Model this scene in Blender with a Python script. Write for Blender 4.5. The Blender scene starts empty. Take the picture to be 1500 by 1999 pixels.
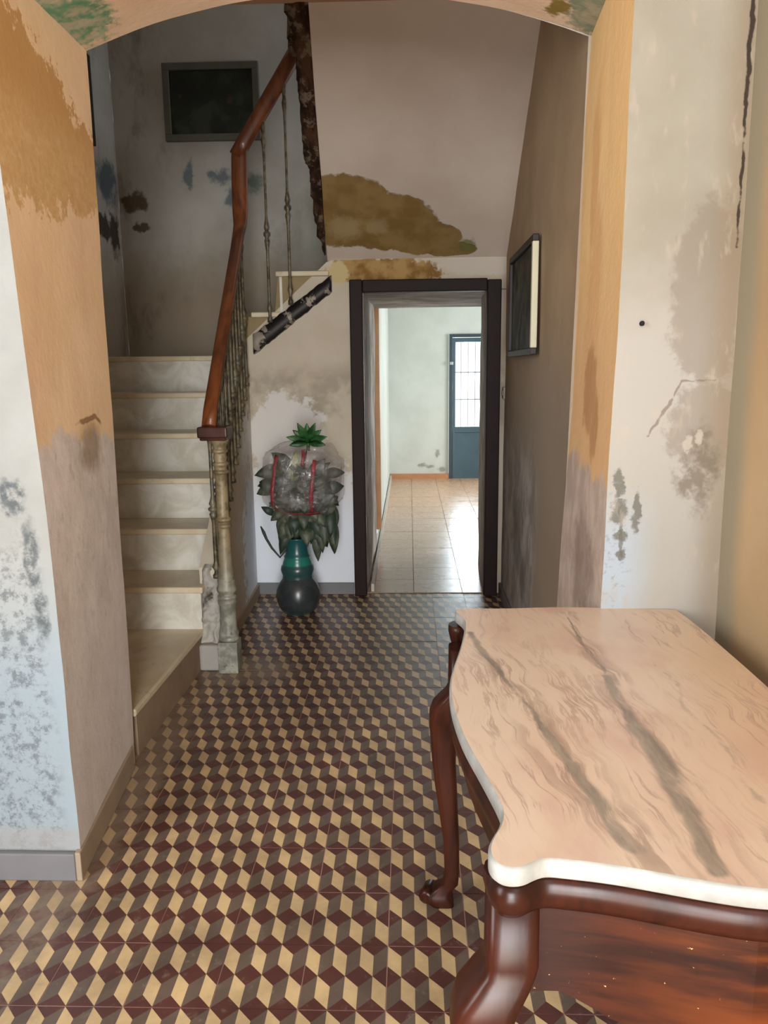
import bpy, math, random
from mathutils import Vector, noise, Matrix
random.seed(7)
S = bpy.context.scene
COL = S.collection
PI = math.pi

# ------------------------------------------------------------------ camera
F_PX, PITCH, YAW, ROLL = 1511.126, 0.183903, -0.034022, -0.011379
CAM = Vector((0.0607, -1.5097, 1.4261))
cp, sp, cy, sy, cr, sr = (math.cos(PITCH), math.sin(PITCH), math.cos(YAW),
                          math.sin(YAW), math.cos(ROLL), math.sin(ROLL))
fw = Vector((sy * cp, cy * cp, -sp))
rt = Vector((cy, -sy, 0))
up = rt.cross(fw)
rt2 = cr * rt + sr * up
up2 = -sr * rt + cr * up
cam_d = bpy.data.cameras.new('camera')
cam_d.sensor_fit = 'VERTICAL'
cam_d.sensor_height = 36.0
cam_d.lens = 36.0 * F_PX / 1999.0
cam_d.clip_start = 0.02
cam = bpy.data.objects.new('camera', cam_d)
mw = Matrix.Identity(4)
for r in range(3):
    mw[r][0], mw[r][1], mw[r][2], mw[r][3] = rt2[r], up2[r], -fw[r], CAM[r]
cam.matrix_world = mw
COL.objects.link(cam)
S.camera = cam

# ------------------------------------------------------------------ world, light, exposure
S.view_settings.view_transform = 'Standard'
S.view_settings.look = 'None'
S.view_settings.gamma = 1.0
S.view_settings.exposure = 0.58
S.view_settings.use_curve_mapping = False
S.cycles.use_denoising = True
S.cycles.max_bounces = 10
S.cycles.diffuse_bounces = 6
S.cycles.transparent_max_bounces = 16
S.cycles.caustics_reflective = False
S.cycles.caustics_refractive = False
S.cycles.sample_clamp_indirect = 6.0
W = bpy.data.worlds.new('world')
S.world = W
W.use_nodes = True
W.node_tree.nodes['Background'].inputs[0].default_value = (0.85, 0.93, 1.0, 1)
W.node_tree.nodes['Background'].inputs[1].default_value = 1.2


def area(name, loc, target, sx, sy_, power, color, spread=PI):
    d = bpy.data.lights.new(name, 'AREA')
    d.shape = 'RECTANGLE'
    d.size, d.size_y, d.energy, d.color, d.spread = sx, sy_, power, color, spread
    o = bpy.data.objects.new(name, d)
    o.location = loc
    o.rotation_euler = (Vector(target) - Vector(loc)).to_track_quat('-Z', 'Y').to_euler()
    COL.objects.link(o)
    return o


# daylight through the open street door and its fanlight behind the camera
area('street_daylight', (0.3, -6.6, 1.9), (0.2, 0, 1.2), 2.4, 3.2, 560, (0.97, 0.985, 1.0))
# added floor-level lamp, stands in for bounced light under the arch
area('floor_bounce_fill', (0.12, -2.55, 0.05), (0.05, 0.6, 2.6), 0.9, 1.1, 44, (1.0, 0.92, 0.80))
# front room: window inferred at left; unseen fill lamp added at right
area('front_room_window_left', (-2.55, -1.5, 1.85), (0.6, 0.2, 1.3), 1.6, 1.9, 108, (0.95, 0.975, 1.0))
area('front_room_fill_right', (0.84, -1.45, 2.15), (-0.9, 0.8, 1.2), 1.1, 1.0, 10, (1.0, 0.98, 0.95))
# daylight behind the glazed yard door and a window of the far room
area('yard_door_daylight', (0.82, 8.95, 1.25), (0.82, 0, 0.9), 0.6, 1.5, 44, (0.86, 0.95, 1.0))
area('far_room_window', (3.3, 6.9, 1.5), (0, 6.9, 1.1), 1.4, 1.3, 78, (0.97, 0.985, 1.0))
# weak fill lamp added high up in the stairwell
area('stairwell_fill', (-1.0, 3.3, 4.85), (-1.0, 3.4, 0), 1.2, 1.0, 1.0, (1.0, 0.97, 0.92))


# ------------------------------------------------------------------ helpers
def lin(c):
    return tuple(((v / 255) / 12.92 if v / 255 <= 0.04045 else ((v / 255 + 0.055) / 1.055) ** 2.4) for v in c) + (1,)


class Mat:
    """Small builder for node materials that read the world position."""

    def __init__(s, name, space='world'):
        s.m = bpy.data.materials.new(name)
        s.m.use_nodes = True
        s.t = s.m.node_tree
        s.b = s.t.nodes['Principled BSDF']
        if space == 'world':
            s.P = s.t.nodes.new('ShaderNodeNewGeometry').outputs['Position']
        else:
            s.P = s.t.nodes.new('ShaderNodeTexCoord').outputs['Object']

    def put(s, inp, v):
        if hasattr(v, 'is_output'):
            s.t.links.new(v, inp)
        elif isinstance(v, tuple) and len(v) == 3 and inp.type == 'RGBA':
            inp.default_value = lin(v)
        else:
            inp.default_value = v

    def math(s, op, a, b=0.0, clamp=False):
        n = s.t.nodes.new('ShaderNodeMath')
        n.operation = op
        n.use_clamp = clamp
        s.put(n.inputs[0], a)
        s.put(n.inputs[1], b)
        return n.outputs[0]

    def vec(s, op, a, b=None, out=0):
        n = s.t.nodes.new('ShaderNodeVectorMath')
        n.operation = op
        s.put(n.inputs[0], a)
        if b is not None:
            s.put(n.inputs[3] if op == 'SCALE' else n.inputs[1], b)
        return n.outputs['Value'] if op in ('DOT_PRODUCT', 'LENGTH', 'DISTANCE') else n.outputs[0]

    def noise(s, scale, detail=4, rough=0.55, P=None, stretch=None, dist=0.0, color=False):
        n = s.t.nodes.new('ShaderNodeTexNoise')
        v = P or s.P
        if stretch:
            v = s.vec('MULTIPLY', v, stretch)
        s.put(n.inputs['Vector'], v)
        n.inputs['Scale'].default_value = scale
        n.inputs['Detail'].default_value = detail
        n.inputs['Roughness'].default_value = rough
        n.inputs['Distortion'].default_value = dist
        return n.outputs['Color'] if color else n.outputs[0]

    def ramp(s, f, a, b, lo=0.0, hi=1.0):
        n = s.t.nodes.new('ShaderNodeMapRange')
        n.interpolation_type = 'SMOOTHSTEP'
        s.put(n.inputs[0], f)
        for i, v in enumerate((a, b, lo, hi)):
            n.inputs[i + 1].default_value = v
        return n.outputs[0]

    def mix(s, f, a, b):
        n = s.t.nodes.new('ShaderNodeMix')
        n.data_type = 'RGBA'
        s.put(n.inputs[0], f)
        s.put(n.inputs[6], a)
        s.put(n.inputs[7], b)
        return n.outputs[2]

    def warp(s, amount, scale=6.0, detail=4):
        if amount <= 0:
            return s.P
        c = s.noise(scale, detail, 0.6, color=True)
        return s.vec('ADD', s.P, s.vec('SCALE', s.vec('SUBTRACT', c, (0.5, 0.5, 0.5)), amount))

    def blobs(s, items, warp=0.12, soft=0.3, scale=6.0, detail=4, rag=0.7):
        """Union of ellipsoids ((x, y, z), (rx, ry, rz)) with ragged edges -> mask."""
        P = s.warp(warp, scale, detail)
        acc = None
        for c, r in items:
            q = s.vec('DIVIDE', s.vec('SUBTRACT', P, tuple(c)), tuple(r))
            d = s.math('SUBTRACT', 1.0, s.vec('LENGTH', q))
            acc = d if acc is None else s.math('MAXIMUM', acc, d)
        if rag:
            f = s.noise(scale * 2.6, 6, 0.68)
            acc = s.math('ADD', acc, s.math('MULTIPLY', s.math('SUBTRACT', f, 0.5), rag * 2))
        return s.ramp(acc, -soft * 0.5, soft * 0.5)

    def segs(s, pts, width, warp=0.02, scale=12.0, soft=0.5):
        """Poly-line through world points, widths in metres (one or one per point) -> mask."""
        P = s.warp(warp, scale, 4)
        acc = None
        for i in range(len(pts) - 1):
            a, b = Vector(pts[i]), Vector(pts[i + 1])
            w = width if not isinstance(width, (list, tuple)) else 0.5 * (width[i] + width[i + 1])
            d = b - a
            L2 = max(d.length_squared, 1e-9)
            q = s.vec('SUBTRACT', P, tuple(a))
            t = s.math('MULTIPLY', s.vec('DOT_PRODUCT', q, tuple(d)), 1.0 / L2, clamp=True)
            n = s.t.nodes.new('ShaderNodeVectorMath')
            n.operation = 'SCALE'
            n.inputs[0].default_value = tuple(d)
            s.put(n.inputs[3], t)
            dist = s.vec('LENGTH', s.vec('SUBTRACT', q, n.outputs[0]))
            e = s.math('SUBTRACT', 1.0, s.math('DIVIDE', dist, w))
            acc = e if acc is None else s.math('MAXIMUM', acc, e)
        return s.ramp(acc, 0.0, soft)

    def axis(s, k, a, b, warp=0.0, scale=6.0):
        n = s.t.nodes.new('ShaderNodeSeparateXYZ')
        s.put(n.inputs[0], s.warp(warp, scale))
        return s.ramp(n.outputs[k], a, b)

    def mul(s, *f):
        r = f[0]
        for x in f[1:]:
            r = s.math('MULTIPLY', r, x)
        return r

    def out(s, color, rough=0.7, bump=None, strength=0.4, dist=0.01, spec=0.5, metal=0.0, coat=0.0):
        s.put(s.b.inputs['Base Color'], color)
        s.put(s.b.inputs['Roughness'], rough)
        s.b.inputs['Specular IOR Level'].default_value = spec
        s.b.inputs['Metallic'].default_value = metal
        s.b.inputs['Coat Weight'].default_value = coat
        s.b.inputs['Coat Roughness'].default_value = 0.15
        if bump is not None:
            n = s.t.nodes.new('ShaderNodeBump')
            n.inputs['Strength'].default_value = strength
            n.inputs['Distance'].default_value = dist
            s.put(n.inputs['Height'], bump)
            s.t.links.new(n.outputs[0], s.b.inputs['Normal'])
        return s.m


class MB:
    """Mesh builder; .obj() links it as one mesh object."""

    def __init__(s):
        s.v, s.f, s.mi, s.sm = [], [], [], []

    def face(s, idx, mi=0, smooth=False):
        s.f.append(tuple(idx)); s.mi.append(mi); s.sm.append(smooth)

    def quad(s, a, b, c, d, mi=0):
        n = len(s.v)
        s.v += [Vector(p) for p in (a, b, c, d)]
        s.face((n, n + 1, n + 2, n + 3), mi)

    def box(s, lo, hi, mi=0):
        n = len(s.v)
        for z in (lo[2], hi[2]):
            for x, y in ((lo[0], lo[1]), (hi[0], lo[1]), (hi[0], hi[1]), (lo[0], hi[1])):
                s.v.append(Vector((x, y, z)))
        for q in ((3, 2, 1, 0), (4, 5, 6, 7), (0, 1, 5, 4), (1, 2, 6, 5), (2, 3, 7, 6), (3, 0, 4, 7)):
            s.face([n + k for k in q], mi)
        return s

    def grid(s, fn, nu, nv, mi=0, smooth=True):
        n = len(s.v)
        for j in range(nv + 1):
            for i in range(nu + 1):
                s.v.append(Vector(fn(i / nu, j / nv)))
        for j in range(nv):
            for i in range(nu):
                a = n + j * (nu + 1) + i
                s.face((a, a + 1, a + nu + 2, a + nu + 1), mi, smooth)
        return s

    def rings(s, rings, closed=True, caps=True, mi=0, smooth=True):
        n = len(s.v)
        k = len(rings[0])
        for r in rings:
            s.v += [Vector(p) for p in r]
        for j in range(len(rings) - 1):
            for i in range(k if closed else k - 1):
                a, b = n + j * k + i, n + j * k + (i + 1) % k
                s.face((a, b, b + k, a + k), mi, smooth)
        if caps:
            s.face([n + i for i in range(k)][::-1], mi)
            s.face([n + (len(rings) - 1) * k + i for i in range(k)], mi)
        return s

    def lathe(s, base, prof, seg=14, mi=0, caps=True):
        bx, by, bz = base
        R = [[(bx + r * math.cos(2 * PI * i / seg), by + r * math.sin(2 * PI * i / seg), bz + z) for i in range(seg)]
             for r, z in prof]
        return s.rings(R, True, caps, mi)

    def tube(s, path, rad, seg=8, mi=0, flat=1.0):
        P = [Vector(p) for p in path]
        if not isinstance(rad, (list, tuple)):
            rad = [rad] * len(P)
        R = []
        for i, p in enumerate(P):
            d = (P[min(i + 1, len(P) - 1)] - P[max(i - 1, 0)]).normalized()
            ref = Vector((0, 0, 1)) if abs(d.z) < 0.95 else Vector((0, 1, 0))
            u = d.cross(ref).normalized()
            w = u.cross(d).normalized()
            R.append([p + u * (rad[i] * math.cos(2 * PI * k / seg)) + w * (rad[i] * flat * math.sin(2 * PI * k / seg))
                      for k in range(seg)])
        return s.rings(R, True, True, mi)

    def sweep(s, path, section, mi=0, smooth=False, upv=None):
        """section: list of (u, w); u sideways, w up."""
        P = [Vector(p) for p in path]
        R = []
        for i, p in enumerate(P):
            d = (P[min(i + 1, len(P) - 1)] - P[max(i - 1, 0)]).normalized()
            ref = Vector(upv) if upv else Vector((0, 0, 1))
            u = d.cross(ref).normalized()
            w = u.cross(d).normalized()
            R.append([p + u * a + w * b for a, b in section])
        return s.rings(R, True, True, mi, smooth)

    def prism(s, poly, z0, z1, mi=0, side_mi=None, smooth=False):
        side_mi = mi if side_mi is None else side_mi
        n = len(s.v)
        k = len(poly)
        s.v += [Vector((x, y, z0)) for x, y in poly] + [Vector((x, y, z1)) for x, y in poly]
        s.face([n + i for i in range(k)][::-1], mi)
        s.face([n + k + i for i in range(k)], mi)
        for i in range(k):
            j = (i + 1) % k
            s.face((n + i, n + j, n + k + j, n + k + i), side_mi, smooth)
        return s

    def disp(s, fn):
        s.v = [p + fn(p) for p in s.v]
        return s

    def obj(s, name, mats, parent=None, kind=None, bevel=0.0, segs=2, subsurf=0, solid=0.0):
        loc = Vector((0, 0, 0))
        q = parent
        while q is not None:
            loc += q.location
            q = q.parent
        me = bpy.data.meshes.new(name)
        me.from_pydata([tuple(p - loc) for p in s.v], [], s.f)
        for m in (mats if isinstance(mats, (list, tuple)) else [mats]):
            me.materials.append(m)
        me.polygons.foreach_set('material_index', s.mi)
        me.polygons.foreach_set('use_smooth', s.sm)
        me.update()
        o = bpy.data.objects.new(name, me)
        COL.objects.link(o)
        if parent is not None:
            o.parent = parent
        if kind:
            o['kind'] = kind
        if solid:
            md = o.modifiers.new('solid', 'SOLIDIFY'); md.thickness = solid; md.offset = 0
        if bevel:
            md = o.modifiers.new('bevel', 'BEVEL'); md.width = bevel; md.segments = segs
            md.limit_method = 'ANGLE'; md.angle_limit = math.radians(40)
        if subsurf:
            md = o.modifiers.new('sub', 'SUBSURF'); md.levels = subsurf; md.render_levels = subsurf
        return o


def empty(name, loc, label=None, cat=None, group=None, kind=None):
    o = bpy.data.objects.new(name, None)
    o.empty_display_size = 0.1
    o.location = loc
    COL.objects.link(o)
    if label:
        tag(o, label, cat, group)
    if kind:
        o['kind'] = kind
    return o


def tag(o, label, cat, group=None):
    o['label'] = label
    o['category'] = cat
    if group:
        o['group'] = group
    return o


def wob(p, a=0.006):
    v = noise.noise_vector(p * 1.6) * a + noise.noise_vector(p * 5.0 + Vector((7, 3, 1))) * (a * 0.4)
    return v


# ------------------------------------------------------------------ materials
def simple(name, c, rough=0.6, spec=0.5, var=0.12, scale=8.0, metal=0.0, coat=0.0, bump=0.0):
    m = Mat(name)
    n = m.noise(scale, 5)
    col = m.mix(n, tuple(int(v * (1 - var)) for v in c), tuple(min(255, int(v * (1 + var))) for v in c))
    return m.out(col, rough, m.noise(scale * 6, 3) if bump else None, bump, 0.004, spec, metal, coat)


# front room, left part of the arch wall: white limewash with grey mould
m = Mat('white_limewash')
c = m.mix(m.ramp(m.noise(2.2, 5), 0.35, 0.65), (146, 148, 144), (160, 163, 160))
c = m.mix(m.axis(2, 0.55, 1.0, 0.25), (142, 156, 164), c)  # bluish sky light put into the colour of the lower part
mould = m.mul(m.ramp(m.noise(24, 8, 0.78), 0.47, 0.60), m.ramp(m.noise(3.0, 3), 0.40, 0.58),
              m.axis(2, 1.1, 0.85, 0.25), m.axis(0, -0.90, -0.95, 0.03))
c = m.mix(m.mul(mould, 0.75), c, (92, 98, 102))
c = m.mix(m.mul(m.blobs([((-0.985, 0.455, 1.105), (0.032, 0.2, 0.05)), ((-0.945, 0.455, 0.94), (0.018, 0.2, 0.09)),
                         ((-0.93, 0.455, 0.79), (0.02, 0.2, 0.08))], 0.05, 0.8, 14),
                m.ramp(m.noise(40, 4, 0.7), 0.3, 0.6)), c, (92, 98, 100))
c = m.mix(m.mul(m.axis(2, 0.17, 0.13, 0.03), 0.7), c, (150, 150, 150))
M_white = m.out(c, 0.85, m.math('ADD', m.noise(9, 5), m.mul(m.noise(45, 3), 0.5)), 0.45, 0.008, 0.2)

# left reveal of the arch
m = Mat('ochre_reveal_left')
c = m.mix(m.ramp(m.noise(4, 5), 0.3, 0.7), (234, 206, 166), (242, 216, 180))
c = m.mix(m.ramp(m.noise(3, 5, stretch=(1, 1.3, 0.8)), 0.45, 0.75), c, (228, 196, 164))
sand = m.blobs([((-0.93, 0.50, 2.10), (0.5, 0.28, 0.26)), ((-0.93, 0.72, 2.08), (0.5, 0.26, 0.21)),
                ((-0.93, 0.95, 2.04), (0.5, 0.22, 0.135))], 0.09, 0.12, 9)
sc = m.mix(m.ramp(m.noise(40, 5, 0.7), 0.35, 0.7), (206, 170, 118), (218, 186, 138))
sc = m.mix(m.axis(2, 2.02, 2.2, 0.05), sc, (198, 158, 104))
c = m.mix(sand, c, sc)
pink = m.axis(2, 1.25, 1.215, 0.22, 7)
pc = m.mix(m.ramp(m.noise(8, 6, 0.65, stretch=(1, 1.2, 0.8)), 0.35, 0.68), (212, 206, 202), (230, 224, 220))
pc = m.mix(m.mul(m.ramp(m.noise(26, 5, 0.7, stretch=(1, 1.3, 0.7)), 0.5, 0.7), 0.6), pc, (186, 178, 172))
pc = m.mix(m.mul(m.axis(2, 1.0, 0.4), 0.55), pc, (216, 212, 210))
c = m.mix(pink, c, pc)
c = m.mix(m.mul(m.blobs([((-0.93, 0.86, 1.195), (0.4, 0.1, 0.07))], 0.06, 0.9), 0.65), c, (138, 116, 86))
edge = m.segs([(-0.93, 0.52, 1.20), (-0.93, 0.63, 1.205), (-0.93, 0.66, 1.25), (-0.93, 0.78, 1.275), (-0.93, 0.92, 1.285),
               (-0.93, 0.98, 1.255)], 0.012, 0.03, 14)
c = m.mix(m.mul(edge, 0.75), c, (128, 92, 58))
M_jambL = m.out(c, 0.85, m.math('ADD', m.noise(7, 5), m.mul(m.noise(45, 3), 0.25)), 0.35, 0.008, 0.2)

# underside of the arch
m = Mat('pink_arch_soffit')
c = m.mix(m.ramp(m.noise(3.5, 5), 0.3, 0.7), (220, 192, 164), (230, 208, 182))
gm = m.blobs([((-0.92, 0.93, 2.41), (0.13, 0.16, 0.09)), ((-0.88, 0.70, 2.42), (0.13, 0.13, 0.07))], 0.10, 0.35, 12)
gc = m.mix(m.ramp(m.noise(16, 4), 0.4, 0.6), (104, 152, 120), (176, 176, 152))
c = m.mix(m.mul(gm, m.ramp(m.noise(9, 3), 0.3, 0.45)), c, gc)
gm = m.blobs([((0.60, 0.86, 2.41), (0.10, 0.28, 0.09))], 0.06, 0.35, 12)
c = m.mix(gm, c, m.mix(m.ramp(m.noise(14, 4), 0.35, 0.6), (128, 140, 118), (168, 162, 138)))
gm = m.blobs([((0.50, 0.99, 2.45), (0.035, 0.06, 0.06))], 0.07, 0.5, 16)
c = m.mix(gm, c, (136, 118, 60))
M_arch = m.out(c, 0.85, m.noise(9, 5), 0.5, 0.01, 0.2)

# right reveal
m = Mat('ochre_reveal_right')
c = m.mix(m.ramp(m.noise(2.5, 5, stretch=(1, 1.2, 0.7)), 0.3, 0.7), (230, 190, 132), (238, 202, 146))
c = m.mix(m.mul(m.blobs([((0.59, 0.87, 1.95), (0.4, 0.06, 0.22)), ((0.59, 0.82, 1.58), (0.4, 0.1, 0.3))], 0.09, 0.7), 0.5),
          c, (208, 152, 98))
c = m.mix(m.mul(m.axis(2, 1.9, 1.3, 0.2), 0.75), c, (218, 176, 130))
c = m.mix(m.mul(m.blobs([((0.59, 0.80, 1.36), (0.4, 0.09, 0.13)), ((0.59, 0.70, 1.27), (0.4, 0.06, 0.10))], 0.08, 0.5), 0.6),
          c, (168, 118, 74))
pink = m.axis(2, 1.165, 1.12, 0.22, 7)
pc = m.mix(m.ramp(m.noise(9, 6, 0.65, stretch=(1, 1.2, 0.8)), 0.35, 0.68), (182, 162, 148), (206, 188, 174))
pc = m.mix(m.mul(m.blobs([((0.59, 0.75, 0.86), (0.4, 0.14, 0.13))], 0.1, 0.9), 0.5), pc, (112, 88, 78))
c = m.mix(pink, c, pc)
M_jambR = m.out(c, 0.8, m.math('ADD', m.noise(12, 5), m.mul(m.noise(60, 3), 0.3)), 0.4, 0.008, 0.25)

# right part of the arch wall, grey plaster
m = Mat('grey_stained_plaster')
c = m.mix(m.ramp(m.noise(2.6, 5), 0.3, 0.7), (140, 134, 120), (154, 149, 135))
c = m.mix(m.axis(2, 1.75, 1.45, 0.3), c, (158, 154, 145))
c = m.mix(m.mul(m.axis(2, 1.15, 0.95, 0.1), m.axis(0, 0.72, 0.6, 0.06)), c, (158, 167, 174))
c = m.mix(m.mul(m.blobs([((0.79, 0.455, 1.58), (0.09, 0.4, 0.22)), ((0.80, 0.455, 1.28), (0.10, 0.4, 0.11))], 0.08, 0.25, 7), 0.6),
          c, (124, 114, 101))
c = m.mix(m.mul(m.axis(0, 0.76, 0.85), 0.6), c, (128, 108, 82))
c = m.mix(m.mul(m.segs([(0.655, 0.455, 1.25), (0.70, 0.455, 1.315), (0.735, 0.455, 1.385), (0.815, 0.455, 1.388)], 0.0045, 0.03, 13), 0.65),
          c, (104, 90, 76))
c = m.mix(m.mul(m.blobs([((0.79, 0.455, 1.17), (0.05, 0.3, 0.10))], 0.09, 0.8, 14), m.mul(m.ramp(m.noise(34, 4), 0.35, 0.6), 0.8)), c, (108, 98, 84))
st = m.blobs([((0.590, 0.455, 1.125), (0.013, 0.2, 0.035)), ((0.597, 0.455, 1.06), (0.02, 0.2, 0.03)),
              ((0.602, 0.455, 0.995), (0.018, 0.2, 0.018)), ((0.606, 0.455, 0.945), (0.012, 0.2, 0.012)),
              ((0.640, 0.455, 1.06), (0.010, 0.2, 0.05))], 0.045, 0.5, 22, 5, rag=1.0)
c = m.mix(m.mul(st, 0.85), c, (98, 96, 86))
c = m.mix(m.mul(m.segs([(0.597, 0.455, 1.08), (0.604, 0.455, 1.0), (0.607, 0.455, 0.945)], 0.006, 0.03, 24), 0.8), c, (98, 96, 86))
c = m.mix(m.mul(m.blobs([((0.760, 0.455, 1.230), (0.014, 0.3, 0.022)), ((0.785, 0.455, 1.245), (0.010, 0.3, 0.018))], 0.05, 0.5, 18, rag=1.0), 0.7), c, (172, 164, 150))
sp_ = m.mul(m.ramp(m.noise(55, 5, 0.7), 0.53, 0.66), m.blobs([((0.585, 0.455, 0.95), (0.05, 0.3, 0.18))], 0.05, 0.9))
c = m.mix(m.mul(sp_, 0.7), c, (128, 134, 140))
c = m.mix(m.mul(m.ramp(m.noise(13, 5, 0.6, stretch=(2, 1, 0.7)), 0.56, 0.7), 0.45), c, (168, 156, 140))
crack = m.segs([(0.848, 0.455, 2.25), (0.845, 0.455, 2.02), (0.848, 0.455, 1.9), (0.846, 0.455, 1.7)], [0.012, 0.003, 0.008, 0.003], 0.02, 16)
c = m.mix(crack, c, (58, 48, 40))
M_greywall = m.out(c, 0.85, m.math('ADD', m.noise(7, 5), m.mul(m.noise(38, 3), 0.3)), 0.35, 0.008, 0.2)

# front room right wall
m = Mat('beige_side_wall')
c = m.mix(m.ramp(m.noise(2.0, 4), 0.3, 0.7), (172, 144, 108), (184, 158, 122))
c = m.mix(m.axis(1, 0.30, 0.40, 0.03), c, (150, 140, 118))  # greyer strip by the corner, its unlit tone put into the colour
M_beige = m.out(c, 0.8, m.noise(8, 4), 0.25, 0.006, 0.25)

# passage right wall
m = Mat('brown_passage_wall')
c = m.mix(m.ramp(m.noise(2.4, 5), 0.3, 0.7), (164, 140, 112), (180, 156, 126))
c = m.mix(m.mul(m.axis(2, 1.75, 1.1, 0.2), 0.8), c, (150, 138, 124))
low = m.mul(m.axis(2, 1.15, 0.85, 0.25), m.axis(1, 1.95, 2.15, 0.2))
c = m.mix(m.mul(low, 0.6), c, m.mix(m.ramp(m.noise(7, 6, 0.65, stretch=(1, 1.2, 0.8)), 0.35, 0.65), (124, 118, 116), (190, 186, 184)))
c = m.mix(m.mul(m.blobs([((0.64, 2.6, 0.55), (0.4, 0.18, 0.22)), ((0.64, 2.35, 0.35), (0.4, 0.1, 0.15))], 0.15, 0.9), 0.55), c, (88, 78, 70))
M_brown = m.out(c, 0.85, m.noise(7, 5), 0.4, 0.008, 0.2)

# wall under the stairs
m = Mat('stair_wall_plaster')
c = m.mix(m.ramp(m.noise(3, 5), 0.3, 0.7), (188, 176, 156), (200, 190, 172))
lowm = m.blobs([((-0.70, 3.29, 0.35), (0.42, 0.5, 0.62)), ((-0.72, 3.29, 1.0), (0.26, 0.5, 0.28)), ((-0.40, 3.29, 0.3), (0.3, 0.5, 0.5))], 0.08, 0.25, 6)
c = m.mix(m.mul(m.ramp(m.noise(5, 5), 0.42, 0.6), m.axis(2, 0.95, 1.15), m.axis(2, 1.5, 1.35), 0.65), c, (148, 138, 122))
c = m.mix(lowm, c, m.mix(m.axis(2, 0.9, 0.4), (212, 208, 202), (224, 230, 238)))
oc = m.blobs([((-0.06, 3.29, 1.99), (0.34, 0.5, 0.075)), ((-0.25, 3.29, 2.04), (0.14, 0.5, 0.05))], 0.05, 0.25, 9)
c = m.mix(oc, c, m.mix(m.ramp(m.noise(9, 5), 0.4, 0.6), (128, 96, 50), (170, 138, 88)))
c = m.mix(m.blobs([((0.50, 3.29, 2.02), (0.26, 0.5, 0.06))], 0.03, 0.25, 9), c, (198, 190, 176))
c = m.mix(m.blobs([((-0.36, 3.29, 1.99), (0.055, 0.5, 0.07))], 0.04, 0.3, 12), c, (196, 178, 132))
M_under = m.out(c, 0.85, m.noise(8, 5), 0.35, 0.008, 0.2)

# underside of the upper flight
m = Mat('mauve_flight_soffit')
c = m.mix(m.ramp(m.noise(2.2, 5), 0.3, 0.7), (188, 174, 160), (200, 188, 174))
oc = m.blobs([((-0.30, 3.02, 2.28), (0.30, 0.26, 0.24)), ((-0.06, 3.08, 2.23), (0.28, 0.21, 0.19)),
              ((0.14, 3.17, 2.16), (0.22, 0.13, 0.12)), ((0.30, 3.24, 2.11), (0.16, 0.06, 0.06))], 0.035, 0.07, 9, rag=0.14)
oc_c = m.mix(m.ramp(m.noise(7, 5), 0.35, 0.65), (122, 96, 52), (140, 116, 72))
oc_c = m.mix(m.mul(m.blobs([((-0.30, 3.10, 2.21), (0.08, 0.09, 0.07)), ((-0.12, 3.1, 2.21), (0.06, 0.06, 0.05))], 0.08, 0.9, 12), 0.5), oc_c, (168, 148, 112))
c = m.mix(oc, c, oc_c)
c = m.mix(m.mul(m.blobs([((0.40, 3.22, 2.12), (0.05, 0.05, 0.05))], 0.05, 0.5, 14), 0.8), c, (104, 104, 58))
M_soffit = m.out(c, 0.8, m.math('SUBTRACT', m.noise(5, 5), m.mul(oc, 0.6)), 0.5, 0.012, 0.25)

# stairwell walls
m = Mat('stairwell_plaster')
c = m.mix(m.ramp(m.noise(2.2, 5), 0.3, 0.7), (160, 154, 144), (178, 174, 166))
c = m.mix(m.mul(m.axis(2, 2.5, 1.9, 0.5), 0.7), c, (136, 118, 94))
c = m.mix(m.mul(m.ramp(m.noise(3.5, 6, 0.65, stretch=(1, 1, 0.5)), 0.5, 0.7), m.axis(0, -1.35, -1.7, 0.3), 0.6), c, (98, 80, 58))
c = m.mix(m.mul(m.blobs([((-1.484, 4.25, 2.77), (0.03, 0.2, 0.09)), ((-1.25, 4.25, 2.76), (0.08, 0.2, 0.05)), ((-1.18, 4.25, 2.62), (0.05, 0.2, 0.07))],
                        0.16, 0.9, 7, 6, rag=1.3), 0.8), c, (84, 96, 104))
c = m.mix(m.mul(m.blobs([((-1.02, 4.25, 2.72), (0.06, 0.2, 0.06))], 0.05, 1.2, 9, rag=1.0), 0.8), c, (72, 92, 78))
c = m.mix(m.mul(m.blobs([((-1.89, 4.25, 2.60), (0.08, 0.2, 0.07)), ((-1.85, 4.25, 2.44), (0.05, 0.2, 0.03))], 0.16, 0.5, 7, 6, rag=0.8), 0.85), c, (74, 54, 28))
c = m.mix(m.mul(m.blobs([((-2, 4.05, 2.70), (0.1, 0.16, 0.14))], 0.22, 0.7, 5, 6, rag=0.8), 0.85), c, (56, 74, 84))
c = m.mix(m.mul(m.blobs([((-2, 3.9, 2.38), (0.1, 0.2, 0.08)), ((-2, 4.12, 2.36), (0.1, 0.1, 0.13))], 0.26, 0.5, 5, 6, rag=0.9), 0.9), c, (42, 30, 16))
c = m.mix(m.mul(m.blobs([((-0.55, 4.25, 2.3), (0.3, 0.3, 0.3))], 0.1, 0.9, 8), 0.4), c, (110, 112, 100))
M_well = m.out(c, 0.85, m.noise(7, 5), 0.35, 0.01, 0.2)

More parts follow.
